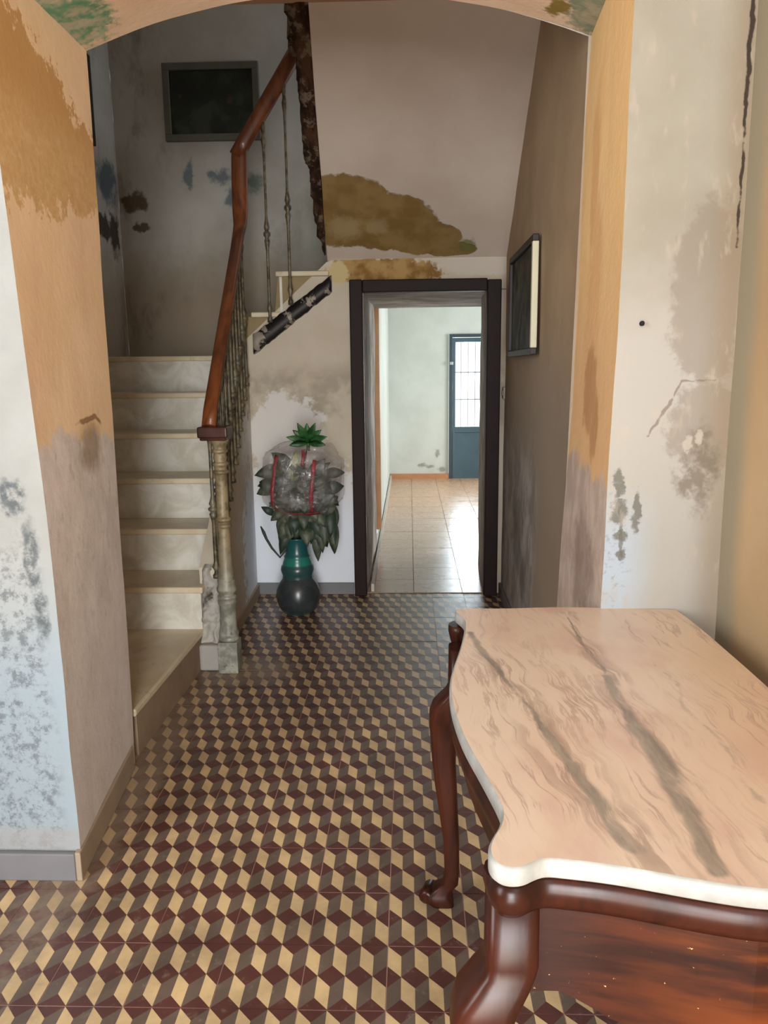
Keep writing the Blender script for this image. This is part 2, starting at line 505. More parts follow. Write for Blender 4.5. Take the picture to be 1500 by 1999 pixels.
# far room
m = Mat('far_room_white')
c = m.mix(m.ramp(m.noise(2.4, 5), 0.3, 0.7), (190, 196, 190), (202, 208, 203))
c = m.mix(m.mul(m.blobs([((0.22, 8.5, 0.18), (0.06, 0.2, 0.025)), ((0.33, 8.5, 0.16), (0.05, 0.2, 0.02)), ((0.42, 8.5, 0.33), (0.03, 0.2, 0.05)),
                         ((0.48, 8.5, 0.12), (0.05, 0.2, 0.03))], 0.09, 0.9, 12), 0.65), c, (120, 116, 104))
M_far = m.out(c, 0.85, m.noise(9, 5), 0.3, 0.006, 0.2)
m = Mat('tunnel_plaster')
c = m.mix(m.ramp(m.noise(5, 6, 0.65, stretch=(0.6, 1.5, 0.7)), 0.38, 0.62), (150, 144, 136), (196, 192, 186))
c = m.mix(m.mul(m.ramp(m.noise(11, 5, 0.7, stretch=(0.5, 1.5, 0.6)), 0.6, 0.68), 0.8), c, (78, 66, 54))
M_tunnel = m.out(c, 0.85, m.noise(8, 5), 0.5, 0.012, 0.2)

# cement floor tiles, three pigments
def cement(name, c, var=0.14):
    m = Mat(name)
    col = m.mix(m.ramp(m.noise(5, 6, 0.6), 0.3, 0.7), tuple(int(v * (1 - var)) for v in c), tuple(min(255, int(v * (1 + var * 0.6))) for v in c))
    col = m.mix(m.mul(m.ramp(m.noise(26, 5, 0.7), 0.55, 0.75), 0.35), col, (150, 138, 122))
    dust = m.mul(m.blobs([((-0.93, 1.0, 0), (0.10, 0.9, 0.2)), ((-0.75, 2.0, 0), (0.25, 0.16, 0.2))], 0.12, 0.9, 9), 0.5)
    col = m.mix(dust, col, (150, 134, 116))
    r = m.math('ADD', m.mul(m.noise(9, 4), 0.22), 0.27)
    return m.out(col, r, m.noise(14, 3), 0.06, 0.004, 0.5)


M_tl = cement('cream_cement', (198, 172, 128))
M_tt = cement('taupe_cement', (98, 84, 74))
M_tm = cement('maroon_cement', (84, 50, 46))
M_grout = simple('pale_mortar', (182, 146, 134), 0.9, 0.2)
m = Mat('salmon_floor_tile')
c = m.mix(m.ramp(m.noise(3, 5, stretch=(0.5, 4, 1)), 0.3, 0.7), (174, 148, 130), (188, 164, 146))
c = m.mix(m.axis(1, 5.2, 7.0), c, (190, 154, 124))
M_salmon = m.out(c, m.math('ADD', m.mul(m.noise(6, 4), 0.16), 0.2), m.noise(3, 3, stretch=(0.4, 5, 1)), 0.10, 0.01, 0.6)
M_salgrout = simple('brown_grout', (120, 100, 84), 0.9, 0.2)

# stair marble
m = Mat('stair_marble')
c = m.mix(m.ramp(m.noise(4, 6, 0.6, dist=0.6), 0.35, 0.7), (196, 180, 148), (212, 202, 176))
c = m.mix(m.mul(m.ramp(m.noise(9, 6, 0.7, dist=1.0), 0.58, 0.66), 0.35), c, (150, 140, 124))
M_stair = m.out(c, 0.35, None)
m = Mat('stair_marble_white')
c = m.mix(m.ramp(m.noise(5, 6, 0.65, dist=0.8), 0.35, 0.65), (186, 180, 164), (212, 210, 200))
M_riser = m.out(c, 0.4, None)
m = Mat('kerb_cement')
c = m.mix(m.ramp(m.noise(6, 5), 0.3, 0.7), (128, 108, 86), (142, 122, 100))
M_kerb = m.out(c, 0.8, m.noise(20, 4), 0.2, 0.005, 0.3)
M_base_grey = simple('grey_skirting', (116, 116, 119), 0.6, 0.3, 0.08)
M_base_warm = simple('brown_grey_skirting', (158, 142, 122), 0.65, 0.3, 0.08)
m = Mat('rubble_plaster')
c = m.mix(m.ramp(m.noise(9, 5, 0.6), 0.36, 0.52), (64, 58, 50), (168, 164, 156))
M_rubble = m.out(c, 0.9, m.noise(24, 5), 0.6, 0.012, 0.2)

# wood, iron
def wood(name, c1, c2, c3, st, rough=0.22, coat=0.6, worn=0.2):
    m = Mat(name)
    g = m.noise(5, 6, 0.6, stretch=st, dist=0.8)
    c = m.mix(m.ramp(g, 0.35, 0.65), c1, c2)
    c = m.mix(m.ramp(m.noise(2.2, 4, stretch=st), 0.5, 0.75), c, c3)
    c = m.mix(m.mul(m.ramp(m.noise(30, 5, 0.7, stretch=st), 0.6, 0.75), worn), c, tuple(int(v * 0.35) for v in c1))
    return m.out(c, m.math('ADD', m.mul(m.noise(10, 4), 0.2), rough), m.noise(24, 4, stretch=st), 0.06, 0.003, 0.25, 0, coat)


M_mahog = wood('dark_mahogany', (36, 15, 9), (60, 26, 14), (70, 32, 16), (2.5, 2.5, 0.7), 0.22, 0.0, 0.45)
M_rail = wood('handrail_wood', (82, 44, 24), (122, 68, 34), (102, 56, 38), (3, 0.7, 0.7), 0.34, 0.2)
M_cap = wood('newel_cap_wood', (48, 26, 20), (66, 38, 30), (74, 40, 32), (2, 2, 2), 0.3, 0.3)
m = Mat('flame_veneer')
g = m.noise(3.2, 6, 0.6, stretch=(1.2, 1.2, 9), dist=0.5)
c = m.mix(m.ramp(g, 0.34, 0.66), (34, 17, 12), (66, 31, 17))
c = m.mix(m.mul(m.axis(0, 0.30, 0.52, 0.06), m.ramp(m.noise(4, 5, stretch=(1, 1, 6)), 0.35, 0.6)), c, (98, 48, 18))
c = m.mix(m.mul(m.axis(0, 0.33, 0.22, 0.08), 0.7), c, (44, 32, 30))
c = m.mix(m.ramp(m.noise(120, 3, 0.6), 0.70, 0.735), c, (200, 160, 110))
M_veneer = m.out(c, 0.28, m.noise(20, 3, stretch=(1, 1, 8)), 0.05, 0.003, 0.3, 0, 0.05)
m = Mat('weathered_iron')
c = m.mix(m.ramp(m.noise(24, 5, 0.65), 0.35, 0.62), (58, 50, 36), (118, 106, 80))
c = m.mix(m.mul(m.ramp(m.noise(10, 4), 0.5, 0.65), 0.5), c, (112, 114, 102))
M_iron = m.out(c, 0.5, m.noise(60, 4), 0.3, 0.004, 0.5, 0.25)
m = Mat('newel_worn_paint')
c = m.mix(m.ramp(m.noise(20, 5, 0.65), 0.35, 0.62), (104, 92, 66), (146, 132, 102))
c = m.mix(m.axis(2, 0.75, 0.25, 0.1), c, m.mix(m.ramp(m.noise(18, 5), 0.4, 0.6), (112, 114, 104), (150, 150, 138)))
c = m.mix(m.mul(m.ramp(m.noise(34, 5, 0.7), 0.6, 0.7), 0.7), c, (58, 54, 44))
M_newel = m.out(c, 0.5, m.noise(60, 4), 0.3, 0.004, 0.5, 0.1)
m = Mat('flaking_black_paint')
fl_ = m.ramp(m.noise(9, 5, 0.65), 0.54, 0.59)
c = m.mix(fl_, (26, 20, 20), m.mix(m.noise(20, 4), (108, 96, 72), (170, 162, 150)))
M_flake = m.out(c, 0.5, m.math('SUBTRACT', 1.0, fl_), 0.5, 0.006, 0.4)
M_ebony = simple('dark_door_paint', (30, 17, 16), 0.6, 0.2, 0.25, 9, bump=0.15)
m = Mat('broken_lath')
c = m.mix(m.ramp(m.noise(9, 6, 0.7, stretch=(2, 0.6, 0.6)), 0.4, 0.6), (40, 24, 14), (78, 54, 36))
c = m.mix(m.ramp(m.noise(11, 5, 0.7), 0.52, 0.62), c, (116, 102, 84))
M_lath = m.out(c, 0.9, m.noise(22, 6, 0.7), 0.9, 0.02, 0.2)

# table marble
m = Mat('veined_table_marble')
Z = 0.8
c = m.mix(m.ramp(m.noise(3.0, 5, stretch=(1.6, 0.8, 1)), 0.3, 0.7), (212, 188, 166), (218, 200, 180))
c = m.mix(m.mul(m.ramp(m.noise(4, 5, stretch=(2, 1, 1)), 0.48, 0.7), 0.55), c, (196, 160, 146))
c = m.mix(m.mul(m.axis(0, 0.52, 0.75, 0.1), 0.5), c, (206, 172, 132))
# coordinate along the bedding: shear so that the streaks run with the veins
n = m.t.nodes.new('ShaderNodeSeparateXYZ')
m.put(n.inputs[0], m.warp(0.11, 4.0, 2))
sh = m.math('ADD', n.outputs[0], m.math('MULTIPLY', n.outputs[1], 0.13))
cb = m.t.nodes.new('ShaderNodeCombineXYZ')
m.put(cb.inputs[0], sh); m.put(cb.inputs[1], n.outputs[1])
bed = cb.outputs[0]
streak = m.noise(4.5, 6, 0.62, P=bed, stretch=(4.5, 0.42, 1))
wisp = m.noise(9.0, 6, 0.66, P=bed, stretch=(4.2, 0.42, 1))
fine = m.ramp(m.math('ABSOLUTE', m.math('SUBTRACT', streak, 0.5)), 0.0, 0.030, 1.0, 0.0)
c = m.mix(m.mul(fine, m.ramp(m.noise(2.6, 4), 0.40, 0.62), 0.6), c, (150, 122, 112))
c = m.mix(m.mul(m.ramp(wisp, 0.55, 0.72), 0.28), c, (168, 138, 122))
halo = m.segs([(0.203, 0.268, Z), (0.224, 0.132, Z), (0.253, 0.001, Z), (0.293, -0.229, Z), (0.329, -0.46, Z), (0.38, -0.60, Z)],
              [0.03, 0.035, 0.045, 0.06, 0.085, 0.07], 0.07, 8, 1.0)
halo2 = m.segs([(0.455, 0.42, Z), (0.462, 0.002, Z), (0.466, -0.353, Z), (0.455, -0.63, Z)], [0.03, 0.05, 0.07, 0.05], 0.07, 8, 1.0)
st = m.ramp(wisp, 0.46, 0.56)
c = m.mix(m.mul(m.math('MAXIMUM', halo, halo2), st, 0.75), c, (158, 136, 120))
v1 = m.segs([(0.203, 0.268, Z), (0.224, 0.132, Z), (0.253, 0.001, Z), (0.293, -0.229, Z), (0.313, -0.355, Z), (0.329, -0.46, Z), (0.352, -0.577, Z)],
            [0.009, 0.014, 0.006, 0.012, 0.011, 0.024, 0.013], 0.045, 4.5, 0.6)
v2 = m.segs([(0.455, 0.42, Z), (0.458, 0.25, Z), (0.462, 0.002, Z), (0.456, -0.228, Z), (0.461, -0.353, Z), (0.456, -0.485, Z), (0.447, -0.623, Z)],
            [0.003, 0.004, 0.009, 0.020, 0.026, 0.028, 0.008], 0.045, 4.5, 0.6)
v3 = m.segs([(0.60, 0.40, Z), (0.585, 0.1, Z), (0.58, -0.25, Z), (0.56, -0.62, Z)], [0.004, 0.006, 0.006, 0.01], 0.06, 9, 0.8)
vc = m.mix(m.ramp(m.noise(14, 5, 0.65, P=bed, stretch=(3, 0.6, 1)), 0.35, 0.65), (116, 108, 98), (150, 140, 126))
gate = m.ramp(m.noise(7, 5, 0.65, P=bed, stretch=(3, 0.7, 1)), 0.30, 0.50)
c = m.mix(m.mul(v1, gate, 0.85), c, vc)
c = m.mix(m.mul(v2, gate, 0.85), c, vc)
c = m.mix(m.mul(v3, gate, 0.4), c, vc)
M_marble = m.out(c, 0.3, m.noise(6, 3), 0.03, 0.003, 0.5)
m = Mat('cut_marble_edge')
c = m.mix(m.ramp(m.noise(16, 5, 0.6), 0.35, 0.7), (146, 147, 142), (172, 173, 168))
c = m.mix(m.mul(m.ramp(m.noise(9, 4, stretch=(3, 3, 0.3)), 0.6, 0.66), 0.5), c, (150, 144, 130))
M_medge = m.out(c, 0.5, m.noise(40, 3), 0.15, 0.004, 0.4)

M_teal = simple('teal_door_paint', (62, 88, 100), 0.4, 0.5, 0.12, 5)
M_tealdk = simple('teal_door_edge', (44, 62, 70), 0.45, 0.5, 0.15, 7)
M_bar = simple('pale_grille_iron', (196, 180, 178), 0.6, 0.3)
M_steel = simple('latch_steel', (150, 156, 156), 0.35, 0.5, metal=0.8)
m = bpy.data.materials.new('door_glass')
m.use_nodes = True
nt = m.node_tree
nt.nodes.remove(nt.nodes['Principled BSDF'])
tr, gl, mx = nt.nodes.new('ShaderNodeBsdfTransparent'), nt.nodes.new('ShaderNodeBsdfGlossy'), nt.nodes.new('ShaderNodeMixShader')
tr.inputs[0].default_value = (0.97, 0.99, 1, 1)
gl.inputs['Roughness'].default_value = 0.05
mx.inputs[0].default_value = 0.06
nt.links.new(tr.outputs[0], mx.inputs[1]); nt.links.new(gl.outputs[0], mx.inputs[2])
nt.links.new(mx.outputs[0], nt.nodes['Material Output'].inputs[0])
M_glass = m
# plastic bag film: mostly clear, with crinkled shiny folds
def film(name, color, haze, shine, rough):
    m = Mat(name)
    t = m.t
    t.nodes.remove(m.b)
    bump = t.nodes.new('ShaderNodeBump')
    bump.inputs['Strength'].default_value = 1.0
    bump.inputs['Distance'].default_value = 0.02
    fold = m.math('ABSOLUTE', m.math('SUBTRACT', m.noise(16, 4, 0.6, dist=1.5), 0.5))
    m.put(bump.inputs['Height'], fold)
    tr, df, gl = t.nodes.new('ShaderNodeBsdfTransparent'), t.nodes.new('ShaderNodeBsdfDiffuse'), t.nodes.new('ShaderNodeBsdfGlossy')
    m.put(df.inputs['Color'], color)
    m.put(gl.inputs['Roughness'], rough)
    t.links.new(bump.outputs[0], gl.inputs['Normal'])
    a1, a2 = t.nodes.new('ShaderNodeMixShader'), t.nodes.new('ShaderNodeMixShader')
    m.put(a1.inputs[0], m.ramp(m.noise(8, 4, dist=1.0), 0.35, 0.7, haze * 0.5, haze * 1.6))
    t.links.new(tr.outputs[0], a1.inputs[1]); t.links.new(df.outputs[0], a1.inputs[2])
    m.put(a2.inputs[0], shine)
    t.links.new(a1.outputs[0], a2.inputs[1]); t.links.new(gl.outputs[0], a2.inputs[2])
    t.links.new(a2.outputs[0], t.nodes['Material Output'].inputs[0])
    return m.m


M_film = film('clear_plastic_film', (190, 182, 178), 0.09, 0.10, 0.12)
M_redfilm = film('red_plastic_strap', (158, 58, 62), 0.55, 0.06, 0.2)

m = Mat('teal_glazed_ceramic')
c = m.mix(m.ramp(m.noise(14, 5), 0.35, 0.65), (40, 46, 50), (56, 60, 62))
c = m.mix(m.mul(m.axis(2, 0.205, 0.225), 0.55), c, (26, 78, 76))
c = m.mix(m.axis(2, 0.288, 0.300), c, m.mix(m.noise(12, 4), (28, 96, 88), (44, 122, 108)))
c = m.mix(m.axis(2, 0.335, 0.350), c, m.mix(m.noise(9, 4), (22, 62, 70), (34, 92, 90)))
c = m.mix(m.mul(m.axis(2, 0.03, 0.0), 0.6), c, (30, 90, 88))
M_vase = m.out(c, 0.28, m.noise(20, 3), 0.1, 0.004, 0.5)
def leafmat(name, c1, c2, rough=0.5):
    m = Mat(name)
    c = m.mix(m.ramp(m.noise(18, 4), 0.35, 0.65), c1, c2)
    return m.out(c, rough, m.noise(50, 3), 0.2, 0.003, 0.4)
M_leaf = leafmat('grey_green_leaf', (50, 58, 46), (80, 86, 68))
M_leafd = leafmat('dark_green_leaf', (30, 44, 36), (50, 66, 52))
M_ros = leafmat('bright_green_leaf', (24, 62, 30), (52, 98, 46), 0.4)
M_stem = simple('dark_stem', (40, 46, 44), 0.6)
M_frame_grey = simple('dull_grey_frame', (84, 80, 70), 0.5, 0.4, 0.15)
M_frame_cream = simple('cream_frame_edge', (206, 200, 172), 0.5, 0.4, 0.06)
M_frame_dark = simple('dark_frame', (36, 30, 26), 0.5, 0.4)
m = Mat('dark_landscape_canvas', 'object')
c = m.mix(m.ramp(m.noise(5, 5), 0.35, 0.65), (16, 18, 12), (36, 40, 26))
mt = m.ramp(m.noise(4, 5, 0.6), 0.5, 0.6)
c = m.mix(m.mul(mt, 0.6), c, (52, 58, 44))
c = m.mix(m.ramp(m.noise(12, 5), 0.62, 0.7), c, (62, 44, 24))
M_canvas = m.out(c, 0.4, m.noise(40, 3), 0.1, 0.002, 0.5)
m = Mat('dim_print', 'object')
c = m.mix(m.ramp(m.noise(6, 5), 0.35, 0.65), (48, 44, 34), (84, 84, 76))
c = m.mix(m.ramp(m.noise(4, 4), 0.55, 0.65), c, (30, 26, 18))
M_print = m.out(c, 0.65, None, spec=0.2)
M_switch = simple('cream_switch', (150, 138, 122), 0.5, 0.4, 0.05)
M_brownwood = simple('brown_trim_wood', (188, 138, 92), 0.5, 0.4, 0.15)
M_ceil = simple('ceiling_limewash', (182, 152, 122), 0.9, 0.2, 0.08, 2)
M_dark_void = simple('dark_anchor', (24, 22, 22), 0.7, 0.2)

# ------------------------------------------------------------------ structure: arch wall
YF, YB = 0.455, 1.10


def lerp(a, b, t):
    return a + (b - a) * t


def pw(z, pts):
    if z <= pts[0][0]:
        return pts[0][1]
    for (z0, v0), (z1, v1) in zip(pts, pts[1:]):
        if z <= z1:
            return lerp(v0, v1, (z - z0) / (z1 - z0))
    return pts[-1][1]


def xl_near(z): return pw(z, [(0, -0.887), (0.6, -0.885), (1.2, -0.900), (1.9, -0.928), (2.41, -0.935)])
def xl_far(z): return pw(z, [(0, -0.957), (0.7, -0.950), (1.3, -0.943), (2.41, -0.942)])
def xr_near(z): return pw(z, [(0, 0.545), (0.8, 0.557), (1.5, 0.572), (2.41, 0.580)])
def xr_far(z): return pw(z, [(0, 0.55), (0.62, 0.572), (1.3, 0.606), (2.2, 0.612), (2.41, 0.622)])
SPR = 2.412
def arch_z(x): return 2.556 - 0.24 * (x + 0.16) ** 2


w = MB()
# faces of the wall: mi 0 white left, 1 left reveal, 2 arch, 3 right reveal, 4 grey right
w.grid(lambda u, v: (lerp(-2.62, xl_near(v * SPR), u), YF, v * SPR), 40, 50, 0)
w.grid(lambda u, v: (lerp(xl_near(v * SPR), xl_far(v * SPR), u), lerp(YF, YB, u), v * SPR), 16, 60, 1)
w.grid(lambda u, v: (lerp(lerp(xl_near(SPR), xr_near(SPR), u), lerp(xl_far(SPR), xr_far(SPR), u), v), lerp(YF, YB, v),
                     arch_z(lerp(-0.935, 0.615, u))), 50, 14, 2)
w.grid(lambda u, v: (lerp(xr_near(v * SPR), xr_far(v * SPR), u), lerp(YF, YB, u), v * SPR), 16, 60, 3)
w.grid(lambda u, v: (lerp(xr_near(v * SPR), 0.86, u), YF, v * SPR), 12, 50, 4)
w.disp(lambda p: wob(p))
# above the arch and the back face
w.quad((-2.62, YF, SPR), (xl_near(SPR), YF, SPR), (-0.935, YF, 3.3), (-2.62, YF, 3.3), 0)
for i in range(20):
    x0, x1 = lerp(-0.935, 0.58, i / 20), lerp(-0.935, 0.58, (i + 1) / 20)
    w.quad((x0, YF, arch_z(x0) - 0.012), (x1, YF, arch_z(x1) - 0.012), (x1, YF, 3.3), (x0, YF, 3.3), 0)
    x0, x1 = lerp(-0.945, 0.62, i / 20), lerp(-0.945, 0.62, (i + 1) / 20)
    w.quad((x0, YB + 0.003, arch_z(x0) + 0.004), (x1, YB + 0.003, arch_z(x1) + 0.004), (x1, YB, 3.3), (x0, YB, 3.3), 5)
w.quad((0.58, YF, SPR), (0.86, YF, SPR), (0.86, YF, 3.3), (0.58, YF, 3.3), 4)
w.quad((-2.62, YB, 0), (-0.962, YB, 0), (-0.95, YB, 3.3), (-2.62, YB, 3.3), 5)
w.quad((0.57, YB, 0), (0.86, YB, 0), (0.86, YB, 3.3), (0.63, YB, 3.3), 5)
w.obj('wall_front', [M_white, M_jambL, M_arch, M_jambR, M_greywall, M_well], kind='structure')

# front room shell
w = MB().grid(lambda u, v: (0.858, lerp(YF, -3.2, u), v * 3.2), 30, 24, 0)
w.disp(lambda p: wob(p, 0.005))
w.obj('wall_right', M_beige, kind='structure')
w = MB().grid(lambda u, v: (-2.6, lerp(-3.2, YF, u), v * 3.2), 20, 20, 0)
w.obj('wall_left', M_white, kind='structure')
w = MB()
for lo, hi in (((-2.6, -3.3, 0), (-0.28, -3.2, 3.2)), ((0.60, -3.3, 0), (0.86, -3.2, 3.2)), ((-0.28, -3.3, 2.6), (0.60, -3.2, 3.2))):
    w.box(lo, hi)
w.obj('wall_back', M_beige, kind='structure')
w = MB().box((-2.6, -3.3, 3.2), (0.9, 1.1, 3.3))
w.obj('ceiling', M_ceil, kind='structure')

# passage: right wall, wall under the stairs, tunnel and far room
XR = 0.642
w = MB().grid(lambda u, v: (XR + 0.02 * 0, lerp(1.09, 3.31, u), v * 5.0), 30, 50)
w.disp(lambda p: wob(p))
w.obj('wall_passage_right', M_brown, kind='structure')
DX0, DX1, DZ = -0.215, 0.535, 1.875     # passage opening in the wall under the stairs


def sof_z(y): return 2.066 + 0.777 * (3.29 - y)


w = MB()
def under_top(x): return pw(x, [(-0.94, 1.60), (-0.42, 2.06), (0.66, 2.075)])
w.grid(lambda u, v: (lerp(-0.955, DX0, u), 3.29, v * under_top(lerp(-0.955, DX0, u))), 24, 50)
w.grid(lambda u, v: (lerp(DX0, DX1, u), 3.29, lerp(DZ, 2.09, v)), 20, 8)
w.grid(lambda u, v: (lerp(DX1, 0.66, u), 3.29, v * 2.09), 5, 50)
w.disp(lambda p: wob(p, 0.004))
w.obj('wall_under_stairs', M_under, kind='structure')

w = MB()
w.grid(lambda u, v: (lerp(-0.222, -0.205, min(1, u * 5)), lerp(3.25, 4.57, u), v * (DZ + 0.02)), 24, 30)
w.grid(lambda u, v: (lerp(-0.24, 0.64, u), lerp(3.25, 4.57, v), DZ + 0.004), 16, 20)
w.grid(lambda u, v: (lerp(0.532, 0.62, u * u), lerp(3.25, 4.57, u), v * (DZ + 0.02)), 20, 30)
w.disp(lambda p: wob(p, 0.016) * min(1.0, max(0.05, (p.y - 3.27) * 4)))
w.obj('wall_tunnel', M_tunnel, kind='structure')
w = MB()
w.quad((-0.2, 4.55, 0), (-0.2, 8.5, 0), (-0.2, 8.5, 2.7), (-0.2, 4.55, 2.7))
w.obj('wall_far_left', M_far, kind='structure')
w = MB()
for x0, x1, z0, z1 in ((-0.2, 0.565, 0, 2.7), (0.565, 1.045, 1.83, 2.7), (1.045, 3.5, 0, 2.7)):
    w.box((x0, 8.5, z0), (x1, 8.7, z1))
w.obj('wall_far', M_far, kind='structure')
w = MB()
w.quad((-0.2, 4.56, DZ), (0.62, 4.56, DZ), (0.62, 4.56, 2.7), (-0.2, 4.56, 2.7))
w.quad((0.62, 4.56, 0), (3.5, 4.56, 0), (3.5, 4.56, 2.7), (0.62, 4.56, 2.7))
w.obj('wall_far_front', M_far, kind='structure')
w = MB()
w.quad((3.5, 4.56, 0), (3.5, 8.5, 0), (3.5, 8.5, 2.7), (3.5, 4.56, 2.7))
w.obj('wall_far_right', M_far, kind='structure')
MB().box((-0.3, 4.5, 2.7), (3.6, 8.8, 2.8)).obj('ceiling_far', M_far, kind='structure')

# stairwell
w = MB()
w.grid(lambda u, v: (-2.0, lerp(1.1, 4.25, u), v * 5.0), 30, 40)
w.disp(lambda p: wob(p))
w.obj('wall_stairwell_left', M_well, kind='structure')
w = MB()
w.grid(lambda u, v: (lerp(-2.0, 0.66, u), 4.25, lerp(lerp(1.3, 2.05, min(1, max(0, (u - 0.4) * 20))), 5.0, v)), 40, 40)
w.disp(lambda p: wob(p))
w.obj('wall_stairwell_back', M_well, kind='structure')
w = MB().box((-2.05, YB - 0.002, 2.965), (0.70, 2.13, 3.2))
w.obj('ceiling_landing', M_ceil, kind='structure')
w = MB().quad((-2.05, 2.13, 3.2), (0.7, 2.13, 3.2), (0.7, 2.13, 5.0), (-2.05, 2.13, 5.0))
w = MB()
w.quad((-2.05, 2.128, 3.2), (0.7, 2.128, 3.2), (0.7, 2.128, 5.0), (-2.05, 2.128, 5.0))
w.obj('wall_upper', M_well, kind='structure')
MB().box((-2.1, 2.1, 5.0), (0.8, 4.4, 5.1)).obj('ceiling_stairwell', M_ceil, kind='structure')

# skirtings
MB().box((-2.6, YF - 0.022, 0), (-0.893, YF - 0.004, 0.085)).obj('baseboard_front', M_base_grey, kind='structure', bevel=0.004)
b = MB()
n0 = [(-0.893, YF - 0.020), (-0.875, YF - 0.022), (-0.945, 1.06), (-0.968, 1.06)]
b.prism(n0, 0, 0.088)
b.obj('baseboard_reveal', M_base_warm, kind='structure', bevel=0.004)
MB().box((-0.93, 3.268, 0), (-0.298, 3.288, 0.075)).obj('baseboard_stairs', M_base_grey, kind='structure', bevel=0.004)
b = MB().box((XR - 0.02, 1.12, 0), (XR - 0.002, 3.27, 0.075))
b.obj('baseboard_right', simple('dark_grey_skirting', (104, 100, 98), 0.6), kind='structure', bevel=0.004)
MB().box((-0.2, 8.478, 0.0), (0.565, 8.498, 0.07)).obj('baseboard_far', simple('salmon_skirting', (176, 124, 84), 0.5), kind='structure')
b = MB().box((-0.192, 3.32, 0.004), (-0.172, 8.45, 0.055))
b.obj('baseboard_tunnel', simple('pale_skirting', (186, 178, 168), 0.6), kind='structure')
MB().box((-0.215, 4.53, 0.16), (-0.168, 4.63, 1.98)).obj('trim_1', M_brownwood, kind='structure', bevel=0.004)

# dark timber frame round the low opening
fr = empty('door_1', (0.16, 3.27, 0), kind='structure')
MB().box((-0.292, 3.225, 0), (-0.215, 3.30, 1.942)).obj('frame_post', M_ebony, fr, bevel=0.006)
b = MB().box((0.525, 3.225, 0), (0.608, 3.30, 1.932))
b.obj('frame_post', M_ebony, fr, bevel=0.006)
MB().box((-0.215, 3.227, 1.868), (0.525, 3.30, 1.94)).obj('frame_head', M_ebony, fr, bevel=0.006)

# ------------------------------------------------------------------ floors made of tiles
T = 0.2
floor = MB()
floor.quad((-2.6, -3.3, -0.0016), (0.9, -3.3, -0.0016), (0.9, 3.4, -0.0016), (-2.6, 3.4, -0.0016))
floor = floor.obj('floor', M_grout, kind='structure')
tm = MB()
c3 = 1 / 3
g = 0.0012
def tp(u, v): return (g + u * (T - 2 * g), (T - g) - v * (T - 2 * g), 0.0)
def tpoly(pts, mi):
    n = len(tm.v)
    tm.v += [Vector(tp(u, v)) for u, v in pts]
    tm.face(list(range(n, n + len(pts)))[::-1], mi)
s6 = 1 / 6
for i in range(3):
    a = i * c3
    tpoly([(a, 0), (a + s6, s6), (a + s6, .5), (a, c3)], 0)
    tpoly([(a + s6, s6), (a + c3, 0), (a + c3, c3), (a + s6, .5)], 1)
    tpoly([(a, 0), (a + c3, 0), (a + s6, s6)], 2)
    tpoly([(a + s6, .5), (a + c3, 2 * c3), (a + c3, 1), (a + s6, 5 * s6)], 0)
    tpoly([(a, 2 * c3), (a + s6, .5), (a + s6, 5 * s6), (a, 1)], 1)
    tpoly([(a, 1), (a + s6, 5 * s6), (a + c3, 1)], 2)
    if i < 2:
        tpoly([(a + s6, .5), (a + c3, c3), (a + c3 + s6, .5), (a + c3, 2 * c3)], 2)
tpoly([(0, c3), (s6, .5), (0, 2 * c3)], 2)
tpoly([(5 * s6, .5), (1, c3), (1, 2 * c3)], 2)
n = len(tm.v)
for x, y in ((g, g), (T - g, g), (T - g, T - g), (g, T - g)):
    tm.v += [Vector((x, y, 0)), Vector((x, y, -0.003))]
for k in range(4):
    a, b2 = n + 2 * k, n + 2 * ((k + 1) % 4)
    tm.face((a, a + 1, b2 + 1, b2), 2)
# make faces look up
for q, f in enumerate(tm.f):
    if len(f) >= 3 and q < len(tm.f) - 4:
        p0, p1, p2 = tm.v[f[0]], tm.v[f[1]], tm.v[f[2]]
        if (p1 - p0).cross(p2 - p0).z < 0:
            tm.f[q] = tuple(reversed(f))
tile0 = tm.obj('tile', [M_tl, M_tt, M_tm], floor)
first = True
for j in range(-4, 17):
    for i in range(-8, 5):
        x, y = i * T, j * T
        if y > YF and (x < -1.0 or x > 0.5 and y < 0.9):
            if not (x >= -1.05 and x < 0.5):
                continue
        if y > 0.9 and x > 0.7:
            continue
        if y > YF and x < -1.05:
            continue
        if first:
            o = tile0
            first = False
        else:
            o = tile0.copy()
            COL.objects.link(o)
            o.parent = floor
        o.location = (x, y, random.uniform(-0.0006, 0.0004))
        o.rotation_euler = (random.uniform(-1, 1) * 0.0025, random.uniform(-1, 1) * 0.0025, 0)

ff = MB()
ff.box((-0.21, 3.285, -0.02), (3.5, 8.6, 0.002))
ff = ff.obj('floor_far', M_salgrout, kind='structure')
TS = 0.312
st_mesh = MB().box((0.002, 0.002, -0.004), (TS - 0.002, TS - 0.002, 0.0)).obj('tile', M_salmon, ff)
first = True
for j in range(17):
    for i in range(-1, 5):
        x, y = 0.083 + i * TS, 3.292 + j * TS
        o = st_mesh if first else st_mesh.copy()
        if not first:
            COL.objects.link(o)
            o.parent = ff
        first = False
        o.location = (x, y, 0.005 + random.uniform(-0.0005, 0.0005))
        o.rotation_euler = (random.uniform(-1, 1) * 0.003, random.uniform(-1, 1) * 0.003, 0)

